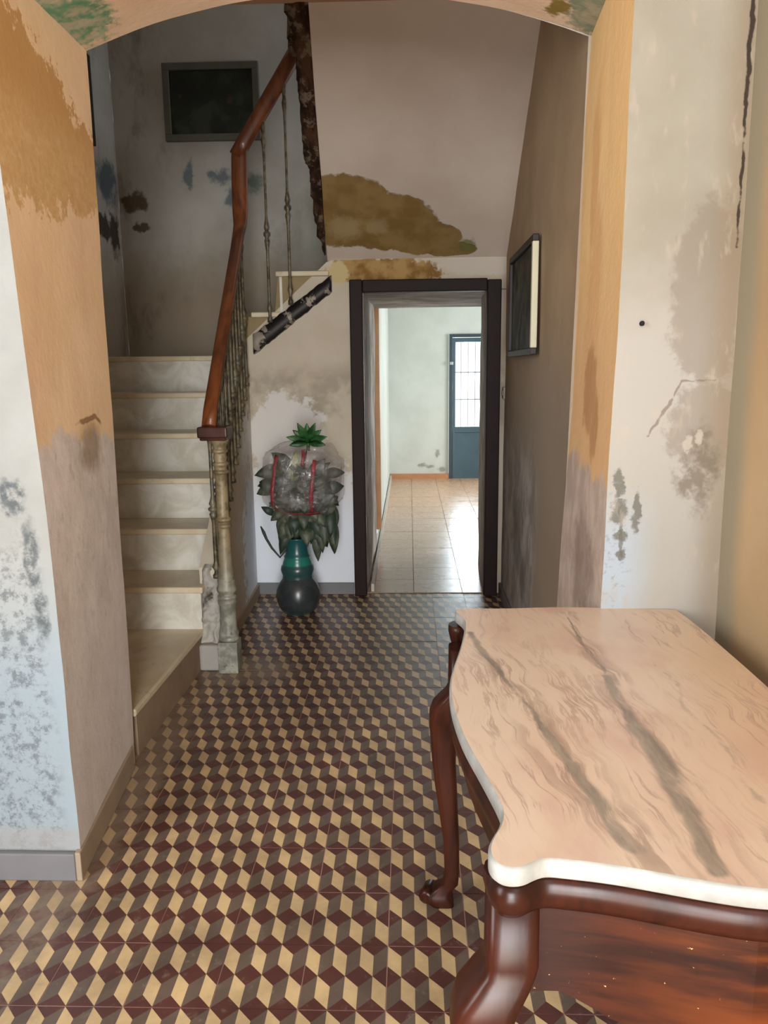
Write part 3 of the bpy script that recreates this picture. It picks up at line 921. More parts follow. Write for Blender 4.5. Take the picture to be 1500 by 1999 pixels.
# ------------------------------------------------------------------ far door
d = empty('door_2', (0.80, 8.52, 0), kind='structure')
fy0, fy1 = 8.47, 8.53
b = MB()
b.box((0.568, fy0, 0), (0.61, fy1, 1.835)); b.box((1.0, fy0, 0), (1.042, fy1, 1.835)); b.box((0.61, fy0, 1.795), (1.0, fy1, 1.835))
b.obj('frame', M_tealdk, d, bevel=0.003)
b = MB()
b.box((0.612, fy0 + 0.012, 0.02), (0.648, fy1, 1.79)); b.box((0.972, fy0 + 0.012, 0.02), (0.998, fy1, 1.79))
b.box((0.648, fy0 + 0.012, 1.735), (0.972, fy1, 1.79)); b.box((0.648, fy0 + 0.012, 0.60), (0.972, fy1, 0.675))
b.obj('leaf_frame', M_teal, d, bevel=0.003)
MB().box((0.61, fy0 + 0.02, 0.002), (1.0, fy1 - 0.01, 0.60)).obj('lower_panel', M_teal, d, bevel=0.003)
MB().box((0.648, 8.50, 0.675), (0.972, 8.504, 1.735)).obj('glass_pane', M_glass, d)
for z in (1.02, 1.36):
    MB().box((0.648, 8.535, z - 0.006), (0.972, 8.545, z + 0.006)).obj('grille_bar', M_bar, d)
for k in range(3):
    x = 0.72 + 0.09 * k
    MB().box((x - 0.004, 8.535, 0.675), (x + 0.004, 8.545, 1.735)).obj('grille_bar', M_bar, d)
b = MB().box((0.575, 8.445, 1.455), (0.615, 8.475, 1.495))
b.box((0.60, 8.43, 1.462), (0.612, 8.447, 1.488))
b.obj('latch', M_steel, d, bevel=0.004)

# ------------------------------------------------------------------ stairs
stairs = empty('staircase', (-1.4, 2.2, 0), 'marble staircase climbing away behind the iron railing and turning right', 'stairs')
ZT = [0.19, 0.405, 0.627, 0.849, 1.071, 1.293, 1.515]
YT = [1.15, 2.03, 2.34, 2.62, 2.90, 3.18, 3.46]
def xs(y): return pw(y, [(1.1, -0.957), (2.0, -0.945), (2.3, -0.93), (3.4, -0.965)])
TH = 0.032
for k in range(7):
    y0 = YT[k]
    y1 = YT[k + 1] + 0.03 if k < 6 else 4.25
    b = MB()
    xr0, xr1 = (-0.962, -0.945) if k == 0 else (xs(y0) + 0.01, xs(y1) + 0.01)
    b.prism([(-1.99, y0), (xr0, y0), (xr1, y1), (-1.99, y1)], ZT[k] - TH, ZT[k])
    b.obj('tread', M_stair, stairs, bevel=0.008)
    zb = 0 if k == 0 else ZT[k - 1]
    b = MB().box((-1.99, y0 + 0.02, zb), ((xs(y0) - 0.004) if k else -0.972, y0 + 0.045, ZT[k] - TH))
    b.obj('riser', M_riser if k else M_kerb, stairs)
b = MB()
b.prism([(-0.985, 1.165), (-0.966, 1.165), (-0.950, 2.06), (-0.985, 2.06)], 0, 0.19 - TH)
b.obj('kerb', M_kerb, stairs)
# side wall carrying the railing
def ystr(y): return 0.405 + (y - 2.04) * 0.79 + 0.055
b = MB()
def sx(y): return pw(y, [(2.0, -0.90), (2.6, -0.915), (3.3, -0.945)])
b.grid(lambda u, v: (sx(lerp(2.10, 3.29, u)) + 0.02, lerp(2.10, 3.29, u), v * (ystr(lerp(2.10, 3.29, u)) - 0.02)), 24, 24)
b.grid(lambda u, v: (lerp(-0.965, sx(lerp(2.10, 3.29, u)) + 0.02, v), lerp(2.10, 3.29, u), ystr(lerp(2.10, 3.29, u)) - 0.02), 24, 2)
b.grid(lambda u, v: (lerp(-0.965, sx(2.1) + 0.02, u), 2.10, v * (ystr(2.10) - 0.02)), 3, 8)
b.disp(lambda p: wob(p, 0.004))
b.obj('side_wall', M_under, stairs)
b = MB()
b.prism([(sx(2.12) + 0.018, 2.12), (sx(2.12) + 0.036, 2.12), (sx(3.27) + 0.036, 3.27), (sx(3.27) + 0.018, 3.27)], 0, 0.07)
b.obj('skirting', M_base_warm, stairs)
# broken plaster at the foot, between first steps and newel
b = MB()
b.grid(lambda u, v: (lerp(-0.955, -0.845, u) , 2.035 - 0.03 * math.sin(PI * u) + 0.10 * v * v, 0.50 * v), 22, 60)
def rub(p):
    q = p * 15
    return Vector((0.012 * noise.noise(q), 0.045 * noise.noise(q + Vector((5, 5, 5))) + 0.02 * noise.noise(p * 40), 0))
b.disp(rub)
b.obj('broken_plaster', M_rubble, stairs)
MB().box((-0.955, 1.985, 0), (-0.845, 2.06, 0.13)).obj('foot_block', simple('foot_plaster', (150, 148, 142), 0.85), stairs, bevel=0.012)

# second flight: two steps seen from the side, dark flaking band below
b = MB()
b.grid(lambda u, v: (lerp(-0.93, -0.42, u), 3.292, lerp(1.50 + 0.45 * u, pw(u, [(0, 1.74), (0.395, 1.74), (0.4, 1.975), (1, 1.975)]), v)), 20, 4)
b.obj('step_side', simple('cream_step_side', (140, 122, 84), 0.7), stairs)
for x0, x1, z in ((-0.89, -0.70, 1.765), (-0.735, -0.415, 2.0)):
    b = MB().box((x0, 3.262, z - 0.03), (x1, 4.24, z))
    b.obj('tread', M_stair, stairs, bevel=0.006)
MB().box((-0.715, 3.285, 1.765), (-0.70, 4.24, 1.975)).obj('riser', M_riser, stairs)
MB().box((-0.90, 3.3, 1.515), (-0.885, 4.24, 1.74)).obj('riser', M_riser, stairs)
MB().box((-0.42, 3.31, 2.10), (0.625, 4.22, 2.23)).obj('upper_landing', M_stair, stairs)
N = 26
def bz0(x): return pw(x, [(-0.88, 1.515), (-0.40, 1.878)])
b = MB()
R = []
for i in range(N + 1):
    x = lerp(-0.885, -0.400, i / N)
    z0, z1 = bz0(x), bz0(x) + pw(x, [(-0.88, 0.12), (-0.40, 0.095)])
    j0, j1 = 0.010 * noise.noise(Vector((x * 30, 0, 0))), 0.010 * noise.noise(Vector((x * 30, 9, 0)))
    R.append([(x, 3.288, z0 + j0), (x, 3.262, z0 + j0 + 0.004), (x, 3.258, (z0 + z1) / 2), (x, 3.262, z1 + j1), (x, 3.288, z1 + j1)])
b.rings(R, True, True)
b.obj('black_band', M_flake, stairs)

# third flight coming back overhead: plaster soffit with a ragged lath edge
b = MB()
ya, yb = 2.10, 3.30
b.grid(lambda u, v: (lerp(pw(v, [(0, -0.365), (1, -0.425)]), 0.655, u), lerp(ya, yb, v), sof_z(lerp(ya, yb, v))), 40, 40)
b.disp(lambda p: wob(p, 0.004))
b.quad((-0.37, ya, sof_z(ya) + 0.25), (0.655, ya, sof_z(ya) + 0.25), (0.655, yb, sof_z(yb) + 0.25), (-0.425, yb, sof_z(yb) + 0.25))
upper = empty('ceiling_slope', (0.12, 2.7, 2.5), kind='structure')
b.obj('flight_soffit', M_soffit, upper)
b = MB()
R = []
N = 90
for i in range(N + 1):
    t = i / N
    y = lerp(2.12, 3.25, t)
    xr = lerp(-0.362, -0.428, t)
    wd = pw(t, [(0, 0.10), (0.18, 0.10), (0.2, 0.075), (0.55, 0.08), (0.62, 0.055), (0.85, 0.05), (1.0, 0.015)])
    wd = max(0.008, wd + 0.022 * noise.noise(Vector((y * 22, 3, 1))) + 0.010 * noise.noise(Vector((y * 60, 1, 1))))
    z = sof_z(y)
    q = 0.012 * noise.noise(Vector((y * 18, 7, 2)))
    R.append([(xr, y, z - 0.008), (xr - wd * 0.5, y, z - 0.012 + q), (xr - wd, y, z + 0.012 + q), (xr - wd + 0.01, y, z + 0.20), (xr, y, z + 0.20)])
b.rings(R, True, True, 0, True)
b.obj('ragged_edge', M_lath, upper)

# ------------------------------------------------------------------ railing
rail = empty('stair_railing', (-0.85, 2.6, 0.0), 'wooden handrail on turned iron balusters beside the marble stairs', 'railing')
nx, ny = -0.808, 2.0
b = MB()
b.box((nx - 0.047, ny - 0.047, 0), (nx + 0.047, ny + 0.047, 0.155))
prof = [(0.045, 0.155), (0.050, 0.165), (0.045, 0.175), (0.050, 0.187), (0.045, 0.2), (0.042, 0.21), (0.040, 0.225), (0.040, 0.33), (0.046, 0.34),
        (0.046, 0.352), (0.040, 0.358), (0.046, 0.365), (0.046, 0.375), (0.034, 0.383), (0.047, 0.40), (0.049, 0.412), (0.040, 0.43), (0.044, 0.45),
        (0.040, 0.46), (0.042, 0.475), (0.036, 0.49), (0.036, 0.505), (0.031, 0.52), (0.033, 0.56), (0.029, 0.68), (0.028, 0.703), (0.037, 0.709), (0.037, 0.718),
        (0.030, 0.724), (0.030, 0.732), (0.038, 0.738), (0.038, 0.747), (0.028, 0.755), (0.029, 0.85), (0.028, 0.955), (0.036, 0.96), (0.036, 0.97), (0.029, 0.975),
        (0.03, 0.99), (0.037, 0.996), (0.037, 1.008), (0.028, 1.012), (0.033, 1.03), (0.030, 1.045), (0.028, 1.05), (0.037, 1.056), (0.037, 1.066), (0.030, 1.072),
        (0.034, 1.09), (0.044, 1.11), (0.046, 1.118)]
b.lathe((nx, ny, 0), prof, 12)
b.obj('newel_post', M_newel, rail, bevel=0.004)
b = MB().box((-0.893, 1.935, 1.125), (-0.757, 2.065, 1.175))
b.box((-0.885, 1.942, 1.112), (-0.765, 2.058, 1.127))
b.obj('newel_cap', M_cap, rail, bevel=0.014, segs=3)
def rx(y): return -0.848 - 0.055 * (y - 2.0)
def rz(y): return 1.205 + 0.885 * (y - 2.0)
sec = []
for k in range(14):
    a = 2 * PI * k / 14
    sec.append((0.036 * math.cos(a) * (1.0 if math.sin(a) > 0 else 0.8), 0.030 * math.sin(a)))
path = [(rx(1.99), 1.985, 1.168)] + [(rx(y), y, rz(y)) for y in (2.04, 2.2, 2.4, 2.6, 2.8, 3.0, 3.12)]
path += [(-0.912, 3.185, 2.25), (-0.913, 3.205, 2.33), (-0.910, 3.208, 2.5), (-0.906, 3.208, 2.62), (-0.90, 3.205, 2.67)]
b = MB()
R = []
P = [Vector(p) for p in path]
for i, p in enumerate(P):
    dd = (P[min(i + 1, len(P) - 1)] - P[max(i - 1, 0)]).normalized()
    u = Vector((1, 0, 0))
    wv = u.cross(dd).normalized()
    kk = 1.0 + 0.4 * max(0.0, min(1.0, (p.z - 2.15) / 0.2))
    R.append([p + u * a * kk + wv * c_ for a, c_ in sec])
b.rings(R, True, True)
b.obj('handrail', M_rail, rail)
b = MB()
b.sweep([(-0.925, 3.203, 2.63), (-0.88, 3.203, 2.70), (-0.66, 3.203, 3.03), (-0.50, 3.203, 3.27)], [(a * 1.1, c_ * 1.45) for a, c_ in sec], 0, True)
b.obj('upper_handrail', M_rail, rail)
bal = [(0.014, 0.0), (0.014, 0.02), (0.008, 0.03), (0.008, 0.05), (0.016, 0.07), (0.010, 0.09), (0.008, 0.11), (0.008, 0.36), (0.012, 0.39), (0.016, 0.41), (0.010, 0.425),
       (0.019, 0.437), (0.019, 0.45), (0.010, 0.46), (0.016, 0.475), (0.010, 0.505), (0.007, 0.53), (0.007, 0.80), (0.009, 0.86), (0.015, 0.90), (0.009, 0.925), (0.013, 0.95), (0.013, 1.0)]
def baluster(x, y, z0, z1, fat=1.0):
    h = z1 - z0
    prof = [(r * fat, t * h) for r, t in bal]
    b = MB().lathe((x, y, z0), prof, 8)
    return b.obj('baluster', M_iron, rail)
NB = 11
baluster(-0.872, 2.075, 0.44, 1.20, 1.3)
for k in range(NB):
    y = lerp(2.13, 3.17, k / (NB - 1))
    baluster(rx(y) - 0.002, y, ystr(y) - 0.025, rz(y) - 0.02, 1.25)
baluster(-0.765, 3.203, 1.70, 2.83, 1.1)
baluster(-0.638, 3.203, 1.80, 3.03, 1.1)

# ------------------------------------------------------------------ console table
TZ = 0.80
near = [(0.190, -0.495), (0.183, -0.527), (0.170, -0.552), (0.161, -0.578), (0.162, -0.604), (0.176, -0.622), (0.201, -0.623), (0.222, -0.608), (0.236, -0.602), (0.262, -0.606),
        (0.305, -0.613), (0.348, -0.624), (0.434, -0.649), (0.491, -0.661), (0.56, -0.662), (0.63, -0.650), (0.69, -0.63), (0.735, -0.612), (0.765, -0.606)]
far = [(0.769, 0.442), (0.727, 0.455), (0.66, 0.458), (0.596, 0.463), (0.465, 0.473), (0.38, 0.467), (0.329, 0.461), (0.26, 0.460), (0.23, 0.462), (0.20, 0.458), (0.178, 0.446), (0.176, 0.425), (0.184, 0.400), (0.193, 0.372), (0.196, 0.344)]
left = [(0.190, 0.28), (0.181, 0.214), (0.166, 0.130), (0.152, 0.057), (0.141, -0.01), (0.1365, -0.064), (0.137, -0.12), (0.139, -0.168), (0.147, -0.25), (0.157, -0.31), (0.167, -0.357), (0.181, -0.430), (0.188, -0.470)]
outline = near + far + left


def chaikin(poly):
    res = []
    for i in range(len(poly)):
        (x0, y0), (x1, y1) = poly[i], poly[(i + 1) % len(poly)]
        res += [(0.75 * x0 + 0.25 * x1, 0.75 * y0 + 0.25 * y1), (0.25 * x0 + 0.75 * x1, 0.25 * y0 + 0.75 * y1)]
    return res


outline = chaikin(chaikin(outline))


def inset(poly, dd):
    n = len(poly)
    res = []
    for i in range(n):
        a, b_, c_ = Vector(poly[i - 1]), Vector(poly[i]), Vector(poly[(i + 1) % n])
        t = ((b_ - a).normalized() + (c_ - b_).normalized())
        if t.length < 1e-6:
            t = c_ - b_
        t.normalize()
        nrm = Vector((-t.y, t.x))
        res.append(tuple(b_ + nrm * dd))
    return res


table = empty('console_table', (0.45, -0.085, 0), 'dark wooden console table with a pink veined marble top', 'table')
b = MB()
layers = [(inset(outline, 0.004), TZ - 0.029), (outline, TZ - 0.025), (outline, TZ - 0.005), (inset(outline, 0.004), TZ)]
n = len(outline)
for poly, z in layers:
    b.v += [Vector((x, y, z)) for x, y in poly]
for L in range(3):
    for i in range(n):
        j = (i + 1) % n
        b.face((L * n + i, L * n + j, (L + 1) * n + j, (L + 1) * n + i), 1, True)
b.face([3 * n + i for i in range(n)], 0)
b.face([i for i in range(n)][::-1], 1)
b.obj('marble_top', [M_marble, M_medge], table)
# moulded rail under the marble, follows the outline
io = inset(outline, 0.004)
b = MB()
secs = [(0.020, 0.722), (0.004, 0.723), (-0.003, 0.734), (-0.006, 0.749), (-0.003, 0.763), (0.006, 0.771)]
R = [[(x, y, z) for x, y in inset(io, q)] for q, z in secs]
b.rings(R, True, True, 0, True)
b.obj('moulded_rail', M_mahog, table)
# side panels (near and far) and front apron
def apron(name, pts, z_of, mat, thick):
    """vertical curved board through pts (x, y), lower edge z_of(t)"""
    b = MB()
    R = []
    for i, p in enumerate(pts):
        a, c_ = Vector(pts[max(i - 1, 0)]), Vector(pts[min(i + 1, len(pts) - 1)])
        t = (c_ - a).normalized()
        nrm = Vector((-t.y, t.x)) * thick
        z0 = z_of(i / (len(pts) - 1))
        R.append([(p[0], p[1], z0), (p[0], p[1], 0.733), (p[0] + nrm.x, p[1] + nrm.y, 0.733), (p[0] + nrm.x, p[1] + nrm.y, z0)])
    b.rings(R, True, True, 0, False)
    return b.obj(name, mat, table)


def cr_(pts, x):
    return pw(x, sorted(pts))


nb = [(x, y) for x, y in near if x > 0.225 and y < -0.59]
npts = [(x, cr_(nb, x) + 0.014) for x in [0.222 + (0.735 - 0.222) * k / 40 for k in range(41)]]
apron('side_panel', npts, lambda t: pw(t, [(0, 0.590), (0.08, 0.595), (0.2, 0.565), (0.5, 0.53), (0.8, 0.565), (0.92, 0.595), (1, 0.59)]), M_veneer, 0.018)
fb = [(x, y) for x, y in far if x > 0.225 and y > 0.44]
fpts = [(x, cr_(fb, x) - 0.014) for x in [0.735 - (0.735 - 0.222) * k / 40 for k in range(41)]]
apron('side_panel', fpts, lambda t: pw(t, [(0, 0.590), (0.08, 0.595), (0.2, 0.565), (0.5, 0.53), (0.8, 0.565), (0.92, 0.595), (1, 0.59)]), M_veneer, 0.018)
lb = [(y, x) for x, y in left + [near[0], far[-1]]]
lpts = [(cr_(lb, y) + 0.016, y) for y in [0.355 - (0.355 + 0.50) * k / 44 for k in range(45)]]
apron('front_apron', lpts, lambda t: pw(t, [(0, 0.60), (0.1, 0.66), (0.5, 0.70), (0.88, 0.67), (0.95, 0.61), (1, 0.60)]), M_mahog, 0.018)
MB().box((0.735, -0.55, 0.60), (0.752, 0.38, 0.733)).obj('back_rail', M_mahog, table)


def cab_leg(x0, y0, sxn, syn, straight=False):
    # z, offset outwards, half width
    pr = [(0.0, 0.048, 0.030), (0.012, 0.056, 0.036), (0.030, 0.060, 0.034), (0.046, 0.048, 0.026), (0.065, 0.028, 0.021), (0.10, 0.024, 0.0195), (0.19, 0.026, 0.021),
          (0.28, 0.034, 0.025), (0.355, 0.041, 0.029), (0.42, 0.046, 0.031), (0.48, 0.047, 0.034), (0.52, 0.046, 0.038), (0.55, 0.041, 0.042), (0.575, 0.032, 0.043),
          (0.60, 0.015, 0.040), (0.615, 0.005, 0.037), (0.63, 0.0, 0.036), (0.733, 0.0, 0.035)]
    b = MB()
    R = []
    for z, o, h in pr:
        if straight:
            o, h = 0, min(h, 0.026)
        cx, cy_ = x0 + sxn * o, y0 + syn * o
        ring = []
        for k in range(20):
            a = 2 * PI * k / 20 + PI / 20
            ca, sa = math.cos(a), math.sin(a)
            e = 0.42
            ring.append((cx + h * math.copysign(abs(ca) ** e, ca), cy_ + h * math.copysign(abs(sa) ** e, sa), z))
        R.append(ring)
    b.rings(R, True, True, 0, True)
    leg = b.obj('leg', M_mahog, table)
    if not straight:
        s = MB()
        ax = Vector((-syn, sxn, 0)).normalized() if syn else Vector((0, 1, 0))
        c0 = Vector((x0 + sxn * 0.085, y0 + syn * 0.060, 0.026))
        ring0 = []
        for t in (-0.030, -0.026, 0.026, 0.030):
            rr = 0.020 if abs(t) < 0.028 else 0.012
            dirv = Vector((sxn, syn * 0.7, 0)).normalized()
            ring0.append([c0 + ax * t + dirv * (rr * math.cos(2 * PI * k / 10)) + Vector((0, 0, rr * math.sin(2 * PI * k / 10))) for k in range(10)])
        s.rings(ring0, True, True, 0, True)
        s.obj('scroll_toe', M_mahog, leg)
    return leg


cab_leg(0.197, -0.564, -1, -0.3)
cab_leg(0.192, 0.352, -1, 0.35)
cab_leg(0.722, -0.560, 0, 0, True)
cab_leg(0.722, 0.36, 0, 0, True)
# carved corner ears under the marble noses
for x, y, sg in ((0.187, -0.575, -1), (0.190, 0.425, 1)):
    b = MB()
    b.lathe((x, y, 0.70), [(0.006, 0.0), (0.020, 0.008), (0.026, 0.030), (0.031, 0.052), (0.030, 0.068)], 14)
    b.obj('corner_ear', M_mahog, table)

# ------------------------------------------------------------------ vase, plant, bag
vx, vy = -0.607, 2.92
vase = empty('floor_vase', (vx, vy, 0), 'round bellied dark teal ceramic vase standing on the tiled floor', 'vase')
vp = [(0.085, 0.0), (0.095, 0.008), (0.115, 0.035), (0.128, 0.075), (0.131, 0.106), (0.127, 0.14), (0.115, 0.172), (0.096, 0.198), (0.089, 0.21), (0.091, 0.218), (0.088, 0.226),
      (0.093, 0.24), (0.099, 0.262), (0.095, 0.283), (0.086, 0.293), (0.086, 0.302), (0.080, 0.318), (0.075, 0.335), (0.078, 0.343), (0.070, 0.352), (0.066, 0.38), (0.065, 0.42), (0.070, 0.448), (0.074, 0.455),
      (0.069, 0.455), (0.060, 0.44), (0.056, 0.38)]
MB().lathe((vx, vy, 0), vp[:9], 32, caps=False).obj('belly', M_vase, vase)
MB().lathe((vx, vy, 0), vp[8:], 32, caps=False).obj('neck', M_vase, vase)
plant = empty('potted_plant', (vx, vy, 0.40), 'leafy grey-green plant with drooping leaves growing out of the teal vase', 'plant')


def leaf_mesh(base, tip, width, droop, curl, mat, parent, name='leaf', seg=7, nrm=None):
    B, Tp = Vector(base), Vector(tip)
    d = Tp - B
    side = d.cross(Vector(nrm) if nrm else Vector((0.15, -1, 0.25))).normalized()
    up_ = side.cross(d).normalized()
    b = MB()
    rows = []
    for i in range(seg + 1):
        t = i / seg
        wdt = width * (math.sin(PI * min(1, t * 0.93 + 0.07)) ** 0.8) * (1 - 0.25 * t) * 0.5 if t < 1 else 0.001
        c_ = B + d * t + up_ * (droop * math.sin(PI * t)) + Vector((0, 0, -0.3 * droop * t * t))
        rows.append([c_ - side * wdt + up_ * curl * wdt, c_, c_ + side * wdt + up_ * curl * wdt])
    n = 0
    for r in rows:
        b.v += r
    for i in range(seg):
        for k in range(2):
            a = i * 3 + k
            b.face((a, a + 1, a + 4, a + 3), 0, True)
    return b.obj(name, mat, parent, solid=0.0015)


b = MB()
for (tx, ty, tz) in ((-0.51, 2.86, 1.05), (-0.62, 2.93, 0.9), (-0.70, 2.90, 0.75), (-0.45, 2.93, 0.8), (-0.55, 2.98, 0.85)):
    b.tube([(vx, vy, 0.36), (lerp(vx, tx, 0.3), lerp(vy, ty, 0.3), lerp(0.36, tz, 0.5)), (tx, ty, tz)], [0.008, 0.007, 0.005], 7)
b.obj('stem', M_stem, plant)
b = MB()
b.tube([(-0.655, 2.88, 0.40), (-0.70, 2.87, 0.345), (-0.745, 2.87, 0.40), (-0.775, 2.87, 0.455), (-0.79, 2.87, 0.495), (-0.806, 2.87, 0.53)], [0.007, 0.007, 0.007, 0.008, 0.010, 0.004], 7)
b.obj('side_shoot', M_stem, plant)
rnd = random.Random(11)
# drooping skirt of leaves over the vase neck
for k in range(34):
    a = rnd.uniform(-PI, 0) if k % 4 else rnd.uniform(0, PI)
    bx, by, bz = vx + 0.03 + 0.08 * math.cos(a), vy + 0.02 * math.sin(a), rnd.uniform(0.53, 0.64)
    L = rnd.uniform(0.10, 0.20)
    ex = bx + (0.03 + 0.12 * rnd.random()) * math.cos(a)
    ey = by + (0.02 + 0.06 * rnd.random()) * math.sin(a)
    ez = bz - L * rnd.uniform(0.6, 1.0)
    if ex < -0.70:
        ex = -0.70
    if abs(ex - vx) < 0.07:
        ez = max(ez, 0.45)
    leaf_mesh((bx, by, bz), (ex, ey, ez), rnd.uniform(0.06, 0.10), 0.03, 0.25, M_leaf if rnd.random() < 0.6 else M_leafd, plant)
for k in range(14):
    bx, bz = vx + rnd.uniform(0.10, 0.22), rnd.uniform(0.5, 0.66)
    leaf_mesh((bx, 2.90, bz), (bx + rnd.uniform(-0.03, 0.05), 2.86 + rnd.uniform(-0.02, 0.05), bz - rnd.uniform(0.12, 0.22)), 0.07, 0.02, 0.25, M_leafd if k % 2 else M_leaf, plant)
# leaves inside the bag
for k in range(84):
    a = rnd.uniform(0, 2 * PI)
    r0 = rnd.uniform(0.0, 0.13)
    bz = rnd.uniform(0.62, 0.88)
    bx, by = vx + 0.05 + r0 * math.cos(a), vy - 0.02 + r0 * 0.6 * math.sin(a)
    L = rnd.uniform(0.10, 0.18)
    up_a = rnd.uniform(-0.8, 0.7)
    leaf_mesh((bx, by, bz), (bx + L * math.cos(a) * math.cos(up_a), by + 0.6 * L * math.sin(a) * math.cos(up_a), bz + L * math.sin(up_a)),
              rnd.uniform(0.06, 0.10), 0.02, 0.2, M_leaf if rnd.random() < 0.45 else M_leafd, plant)
leaf_mesh((-0.60, 2.83, 0.80), (-0.575, 2.80, 0.985), 0.075, 0.015, 0.15, leafmat('olive_leaf', (92, 104, 58), (120, 128, 80)), plant)
leaf_mesh((-0.70, 2.86, 0.74), (-0.80, 2.85, 0.80), 0.10, 0.02, 0.2, M_leafd, plant)
leaf_mesh((-0.72, 2.86, 0.60), (-0.795, 2.85, 0.655), 0.05, 0.02, 0.2, M_leafd, plant)
# bright rosette on top
rc = Vector((-0.508, 2.81, 1.025))
rose = MB()
rose.tube([rc + Vector((0, 0.02, -0.05)), rc + Vector((0, 0, 0.01))], [0.010, 0.014], 8)
rose = rose.obj('rosette', M_ros, plant)
for k in range(9):
    a = PI * (-0.06 + 1.12 * k / 8)
    L = 0.118 if k % 2 else 0.104
    tip = rc + Vector((L * math.cos(a), -0.03 - 0.02 * (k % 2), 0.004 + L * math.sin(a)))
    leaf_mesh(tuple(rc + Vector((0, 0, 0.0))), tuple(tip), 0.050, 0.006, 0.25, M_ros, rose, 'leaf', 7, (0, -1, 0.2))
for k in range(4):
    a = PI * (0.05 + 0.9 * k / 3)
    tip = rc + Vector((0.085 * math.cos(a), -0.085, -0.012 + 0.045 * math.sin(a)))
    leaf_mesh(tuple(rc + Vector((0, -0.01, -0.006))), tuple(tip), 0.046, 0.006, 0.25, M_ros, rose, 'leaf', 7, (0, -0.5, 1))

bag = empty('plastic_bag', (-0.557, 2.90, 0.60), 'clear plastic carrier bag with red straps pulled over the plant', 'bag')
bc = Vector((-0.557, 2.90, 0.80))


def bag_pt(th, ph, off=0.0):
    # th around, ph -pi/2..pi/2
    d_ = Vector((math.cos(ph) * math.cos(th), math.cos(ph) * math.sin(th), math.sin(ph)))
    e = 0.66
    sp_v = Vector([math.copysign(abs(v) ** e, v) for v in d_])
    r = Vector((0.225, 0.16, 0.212))
    k = 1 + 0.12 * noise.noise(d_ * 2.3 + Vector((3, 1, 8))) + 0.07 * abs(noise.noise(d_ * 5.5)) + 0.035 * abs(noise.noise(d_ * 12 + Vector((4, 4, 4))))
    p = Vector((sp_v.x * r.x, sp_v.y * r.y, sp_v.z * r.z)) * (k + off)
    return bc + p


b = MB()
NT_, NP_ = 90, 50
b.grid(lambda u, v: bag_pt(2 * PI * u, lerp(-PI / 2 * 0.86, PI / 2 * 0.90, v)), NT_, NP_)
b.obj('film', M_film, bag)
def ribbon(pts, wd, name):
    """strap laid on the front of the bag; pts are (x, z) on its face"""
    b = MB()
    rows = []
    Q = []
    for i in range(len(pts) - 1):
        for k in range(5):
            Q.append((lerp(pts[i][0], pts[i + 1][0], k / 5), lerp(pts[i][1], pts[i + 1][1], k / 5)))
    Q.append(pts[-1])
    for i, (x, z) in enumerate(Q):
        a, c_ = Q[max(i - 1, 0)], Q[min(i + 1, len(Q) - 1)]
        t = Vector((c_[0] - a[0], c_[1] - a[1])).normalized()
        nrm = Vector((-t.y, t.x)) * wd * 0.5
        row = []
        for sgn in (-1, 1):
            xx, zz = x + nrm.x * sgn, z + nrm.y * sgn
            qx, qz = (xx - bc.x) / 0.232, (zz - bc.z) / 0.205
            depth = max(0.0, 1 - min(1, abs(qx)) ** 2.67 - min(1, abs(qz)) ** 2.67) ** 0.375
            row.append(Vector((xx, bc.y - 0.180 * depth - 0.012 + 0.004 * noise.noise(Vector((xx * 30, zz * 30, 0))), zz)))
        rows.append(row)
    for r in rows:
        b.v += r
    for i in range(len(rows) - 1):
        b.face((2 * i, 2 * i + 1, 2 * i + 3, 2 * i + 2), 0, True)
    b.obj(name, M_redfilm, bag, solid=0.001)


ribbon([(-0.680, 0.955), (-0.692, 0.86), (-0.708, 0.76), (-0.712, 0.68), (-0.69, 0.625)], 0.020, 'strap')
ribbon([(-0.69, 0.622), (-0.60, 0.616), (-0.52, 0.614), (-0.45, 0.622)], 0.016, 'strap')
ribbon([(-0.465, 0.93), (-0.475, 0.85), (-0.487, 0.74), (-0.492, 0.62)], 0.020, 'strap')
ribbon([(-0.532, 0.985), (-0.527, 0.95), (-0.532, 0.90)], 0.020, 'strap')

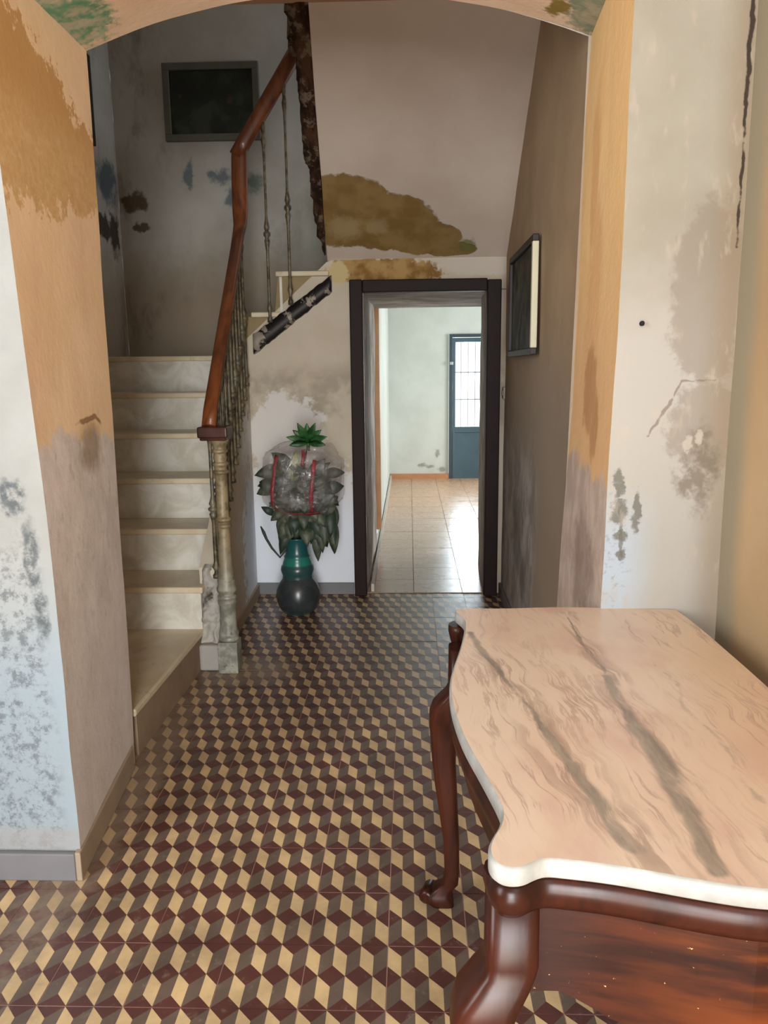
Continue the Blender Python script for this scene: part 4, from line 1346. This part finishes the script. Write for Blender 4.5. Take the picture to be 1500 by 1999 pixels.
# ------------------------------------------------------------------ pictures and small fixtures
def picture(name, loc, wdt, hgt, axis, label, m_frame, m_side, m_canvas, depth=0.03, bar=0.03):
    """axis 'y': hangs on a wall facing -y; 'x-': on the wall facing -x; 'x+': on the wall facing +x"""
    o = empty(name, loc, label, 'picture')
    L = Vector(loc)

    def T3(a, d_, z):
        if axis == 'y':
            return Vector((L.x + a, L.y - d_, L.z + z))
        if axis == 'x-':
            return Vector((L.x - d_, L.y + a, L.z + z))
        return Vector((L.x + d_, L.y - a, L.z + z))

    def bx(a0, a1, d0, d1, z0, z1, mats, nm):
        b_ = MB()
        p, q = T3(a0, d0, z0), T3(a1, d1, z1)
        b_.box([min(p[k], q[k]) for k in range(3)], [max(p[k], q[k]) for k in range(3)])
        b_.obj(nm, mats, o, bevel=0.004)
    h, w_ = hgt / 2, wdt / 2
    bx(-w_, w_, 0.002, depth, h - bar, h, m_frame, 'frame_bar')
    bx(-w_, w_, 0.002, depth, -h, -h + bar, m_frame, 'frame_bar')
    bx(-w_, -w_ + bar, 0.002, depth, -h + bar, h - bar, m_side, 'frame_bar')
    bx(w_ - bar, w_, 0.002, depth, -h + bar, h - bar, m_frame, 'frame_bar')
    bx(-w_ + bar, w_ - bar, 0.002, depth * 0.5, -h + bar, h - bar, m_canvas, 'canvas')
    return o


picture('framed_painting', (-1.293, 4.238, 3.243), 0.665, 0.50, 'y', 'dark landscape painting in a dull grey frame high on the stairwell wall', M_frame_grey, M_frame_grey, M_canvas, 0.035, 0.045)
picture('framed_print', (XR - 0.012, 2.43, 1.735), 0.81, 0.515, 'x-', 'dim framed print with a pale edge on the brown passage wall', M_frame_dark, M_frame_cream, M_print, 0.03, 0.03)
picture('framed_picture', (-1.99, 3.52, 3.13), 0.56, 0.54, 'x+', 'almost black picture at the left edge of the dark stairwell', M_frame_dark, M_frame_dark, M_canvas, 0.03, 0.04)
sw = empty('light_switch', (XR - 0.006, 3.255, 1.27), 'small wall-coloured switch plate beside the dark door frame', 'switch')
MB().box((XR - 0.016, 3.225, 1.235), (XR - 0.002, 3.283, 1.305)).obj('plate', M_switch, sw, bevel=0.004)
MB().box((XR - 0.021, 3.243, 1.255), (XR - 0.014, 3.265, 1.285)).obj('rocker', M_switch, sw, bevel=0.002)
nl = MB()
q = [(0.0055 * math.cos(2 * PI * k / 10), 0.0065 * math.sin(2 * PI * k / 10)) for k in range(10)]
nl.rings([[(0.630 + a, YF - 0.007, 1.526 + c_) for a, c_ in q], [(0.630 + a * 0.8, YF + 0.012, 1.526 + c_ * 0.8) for a, c_ in q]], True, True)
nl = nl.obj('wall_plug', M_dark_void)
tag(nl, 'small dark wall plug in the grey plaster above the marble table', 'wall plug')
